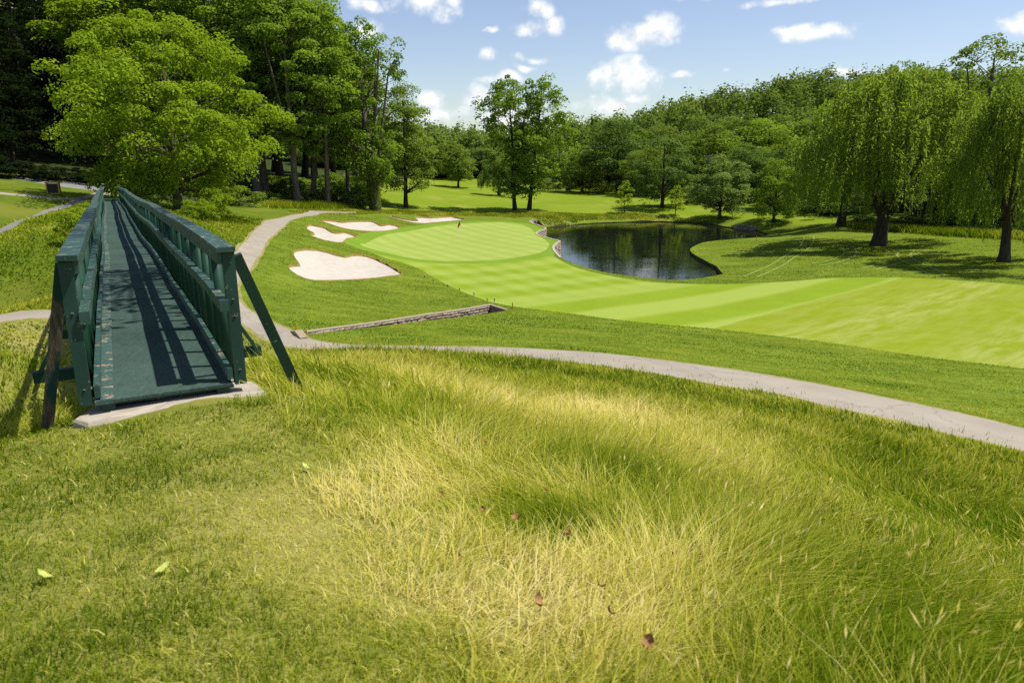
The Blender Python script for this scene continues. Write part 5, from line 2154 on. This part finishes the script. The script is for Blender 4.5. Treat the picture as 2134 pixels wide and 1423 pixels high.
    sets = [(V, F, T)]
    q = (r.random(n) < .05) & (edge > .5)
    m = q.sum()
    V, F, T, tip, ax = blades(r, P[q], ln[q] + .16, .0006 * rr[q], r.uniform(0, 6.28, m), r.uniform(.1, .6, m), np.full(m, .6), 2)
    sets += [(V, F, T)] + seed_heads(r, tip, ax, .07 + .002 * rr[q], r.uniform(.5, .8, m))
    grass_object('slope_grass', 'tall seeding grass on the slope down to the cart path', sets)
    # 4 rough grass of the left hillside
    x, y = sample_polar(34.0, 90.0, 90000, -46, -16, 1.6)
    k = inside(SLOPE, x, y) & ~inside(VERGE, x, y) & ~inside(HPATH_A, x, y) & ~inside(HPATH_B, x, y) & ~inside(HROAD, x, y)
    top = inside(cast([(-300, 560), (0, 470), (130, 428), (140, 410), (60, 375), (-300, 340)]), x, y)
    k &= ~top
    x, y = x[k], y[k]
    n = len(x)
    t = np.clip(.28 + .55 * (fbm(x, y, 5, 71) - .5) + .3 * (fbm(x, y, 1.5, 72) - .5) + r.normal(size=n) * .1, .03, .85)
    ln = .22 * (.4 + 1.1 * fbm(x, y, 3, 73)) * r.uniform(.6, 1.3, n)
    P = np.column_stack([x, y, hgt(x, y) - .01])
    V, F, T, tip, ax = blades(r, P, ln, np.hypot(x, y) * .0016, r.uniform(0, 6.28, n), r.uniform(.2, 1.2, n), t, 1)
    grass_object('hillside_grass', 'rough green grass on the hillside left of the bridge', [(V, F, T)])
    # 5 pale fescue behind the green and along the far shore
    a0, a1 = FESCUE.min(0), FESCUE.max(0)
    x = r.uniform(a0[0], a1[0], 240000)
    y = r.uniform(a0[1], a1[1], 240000)
    k = inside(FESCUE, x, y) & ~inside(PATH, x, y) & ~inside(POND, x, y)
    x, y = x[k][:44000], y[k][:44000]
    n = len(x)
    t = np.clip(.36 + .5 * (fbm(x, y, 6, 81) - .5) + .3 * (fbm(x, y, 1.5, 82) - .5) + r.normal(size=n) * .1, .1, .9)
    ln = .24 * (.4 + 1.1 * fbm(x, y, 4, 83)) * r.uniform(.6, 1.3, n)
    P = np.column_stack([x, y, hgt(x, y) - .01])
    V, F, T, tip, ax = blades(r, P, ln, np.full(n, .15), r.uniform(0, 6.28, n), r.uniform(.2, .9, n), t, 1)
    grass_object('fescue_grass', 'pale tall grass strip behind the green and far shore', [(V, F, T)])
    # the mown rough round the fairway
    x, y = sample_polar(22.0, 105.0, 330000, -33, 40, 1.7)
    k = ~(inside(MEADOW, x, y) | inside(VERGE, x, y) | inside(FAIR, x, y) | inside(POND, x, y) | inside(DITCH, x, y) | inside(COLLAR, x, y) | inside(SLOPE, x, y) | inside(LAWN, x, y) | inside(FESCUE, x, y) | inside(WOODS, x, y))
    for b_ in BUNKERS:
        k &= ~inside(offset_poly(b_, .1), x, y)
    x, y = x[k][:75000], y[k][:75000]
    n = len(x)
    rr = np.hypot(x, y)
    st = fbm(x * .35 + y * .9, (x * .9 - y * .35) * .18, .9, 75)
    t = np.clip(.24 + .95 * (st - .5) + .35 * (fbm(x, y, 4.0, 76) - .5) + r.normal(size=n) * .07, .0, .62)
    P = np.column_stack([x, y, hgt(x, y) - .005])
    V, F, T, tip, ax = blades(r, P, r.uniform(.04, .085, n), rr * .0016, r.uniform(0, 6.28, n), r.uniform(.4, 1.6, n), t, 1)
    grass_object('rough_grass', 'short streaky mown rough grass round bunkers and fairway', [(V, F, T)])
    # 6 weeds along the edges of the woods
    W = []
    for a, b_ in (((1780, 474), (2134, 497)), ((1110, 386), (1330, 402)), ((560, 430), (740, 436))):
        A, B = cast([a])[0], cast([b_])[0]
        q = r.random(9000)[:, None]
        W.append(A[:2] * (1 - q) + B[:2] * q + r.normal(size=(9000, 2)) * np.array([.6, 1.6]))
    W = np.concatenate(W)
    x, y = W[:, 0], W[:, 1]
    n = len(x)
    ln = .8 * (.4 + 1.2 * fbm(x, y, 4, 91)) * r.uniform(.5, 1.3, n)
    P = np.column_stack([x, y, hgt(x, y) - .02])
    V, F, T, tip, ax = blades(r, P, ln, np.full(n, .13), r.uniform(0, 6.28, n), r.uniform(.2, .9, n), np.clip(.22 + .5 * (fbm(x, y, 6, 92) - .4) + r.normal(size=n) * .08, 0, .7), 1)
    grass_object('tall_weeds', 'tall weeds along the edges of the woods', [(V, F, T)])


grass()


# ------------------------------------------------------------------ fallen leaves
def leaf_mesh(seed, length, width, curl, cup):
    r = np.random.default_rng(seed)
    nu, nv_ = 9, 5
    V = []
    for i in range(nu):
        t = i / (nu - 1)
        w = width * math.sin(math.pi * min(t * .96 + .03, 1)) ** .7 * (1 + .18 * math.sin(t * 17 + seed))
        for j in range(nv_):
            q = (j / (nv_ - 1) - .5) * 2
            V.append((q * w / 2, (t - .5) * length, cup * q * q * width + curl * (t - .4) ** 2 * length + .06 * width * math.sin(3 * q + 5 * t)))
    F = [(i * nv_ + j, i * nv_ + j + 1, (i + 1) * nv_ + j + 1, (i + 1) * nv_ + j) for i in range(nu - 1) for j in range(nv_ - 1)]
    me = np_mesh('leaf_blade', np.array(V), np.array(F))
    smooth(me)
    return me


def fallen():
    dead = [leaf_mesh(k, .048, .040, 1.2, .34) for k in range(4)]
    for me in dead:
        me.materials.append(M['dead'])
    spots = [(1398, 1214), (1458, 1212), (1342, 1420), (1460, 1098), (1612, 1078), (1075, 1021), (1072, 1132), (1268, 1350), (918, 1046), (1495, 988), (1358, 1150), (1136, 1070), (1400, 985), (1118, 1330),
             (1700, 1090), (1513, 1106), (1008, 1115), (1590, 1385), (1790, 1400), (1415, 1155), (1075, 905), (1240, 1050), (1330, 1130), (1530, 1230), (1480, 1330), (1250, 1290), (1180, 1170), (1640, 960), (1380, 1070), (1560, 1150), (960, 1180), (1820, 1250), (1230, 940), (1010, 960)]
    P = cast(spots)
    for k, (p, s) in enumerate(zip(P, spots)):
        o = link('fallen_leaf', dead[k % 4], None)
        lift = .03 + .13 * (s[0] > 1000)
        o.location = p + np.array([0, 0, lift])
        sc = random.uniform(.7, 1.15)
        o.scale = (sc, sc, sc)
        o.rotation_euler = (random.uniform(-.6, .6), random.uniform(-.5, .5), random.uniform(0, 6.28))
        tag(o, 'brown curled dead leaf lying in the foreground grass', 'leaf', 'brown dead leaves in the grass')
    fresh = leaf_mesh(9, .078, .034, .4, .12)
    fresh.materials.append(M['fresh'])
    for (px, py, rz, lab) in ((343, 1196, -.6, 'pale green fallen leaf lying nearest the lower left corner'), (638, 982, 1.0, 'yellow green fallen leaf on the short grass below the bridge sill'), (95, 1212, 1.4, 'small green fallen leaf at the left picture edge')):
        o = link('fallen_leaf', fresh, None)
        o.location = cast([(px, py)])[0] + np.array([0, 0, .035])
        o.rotation_euler = (.25, .2, rz)
        tag(o, lab, 'leaf')


fallen()
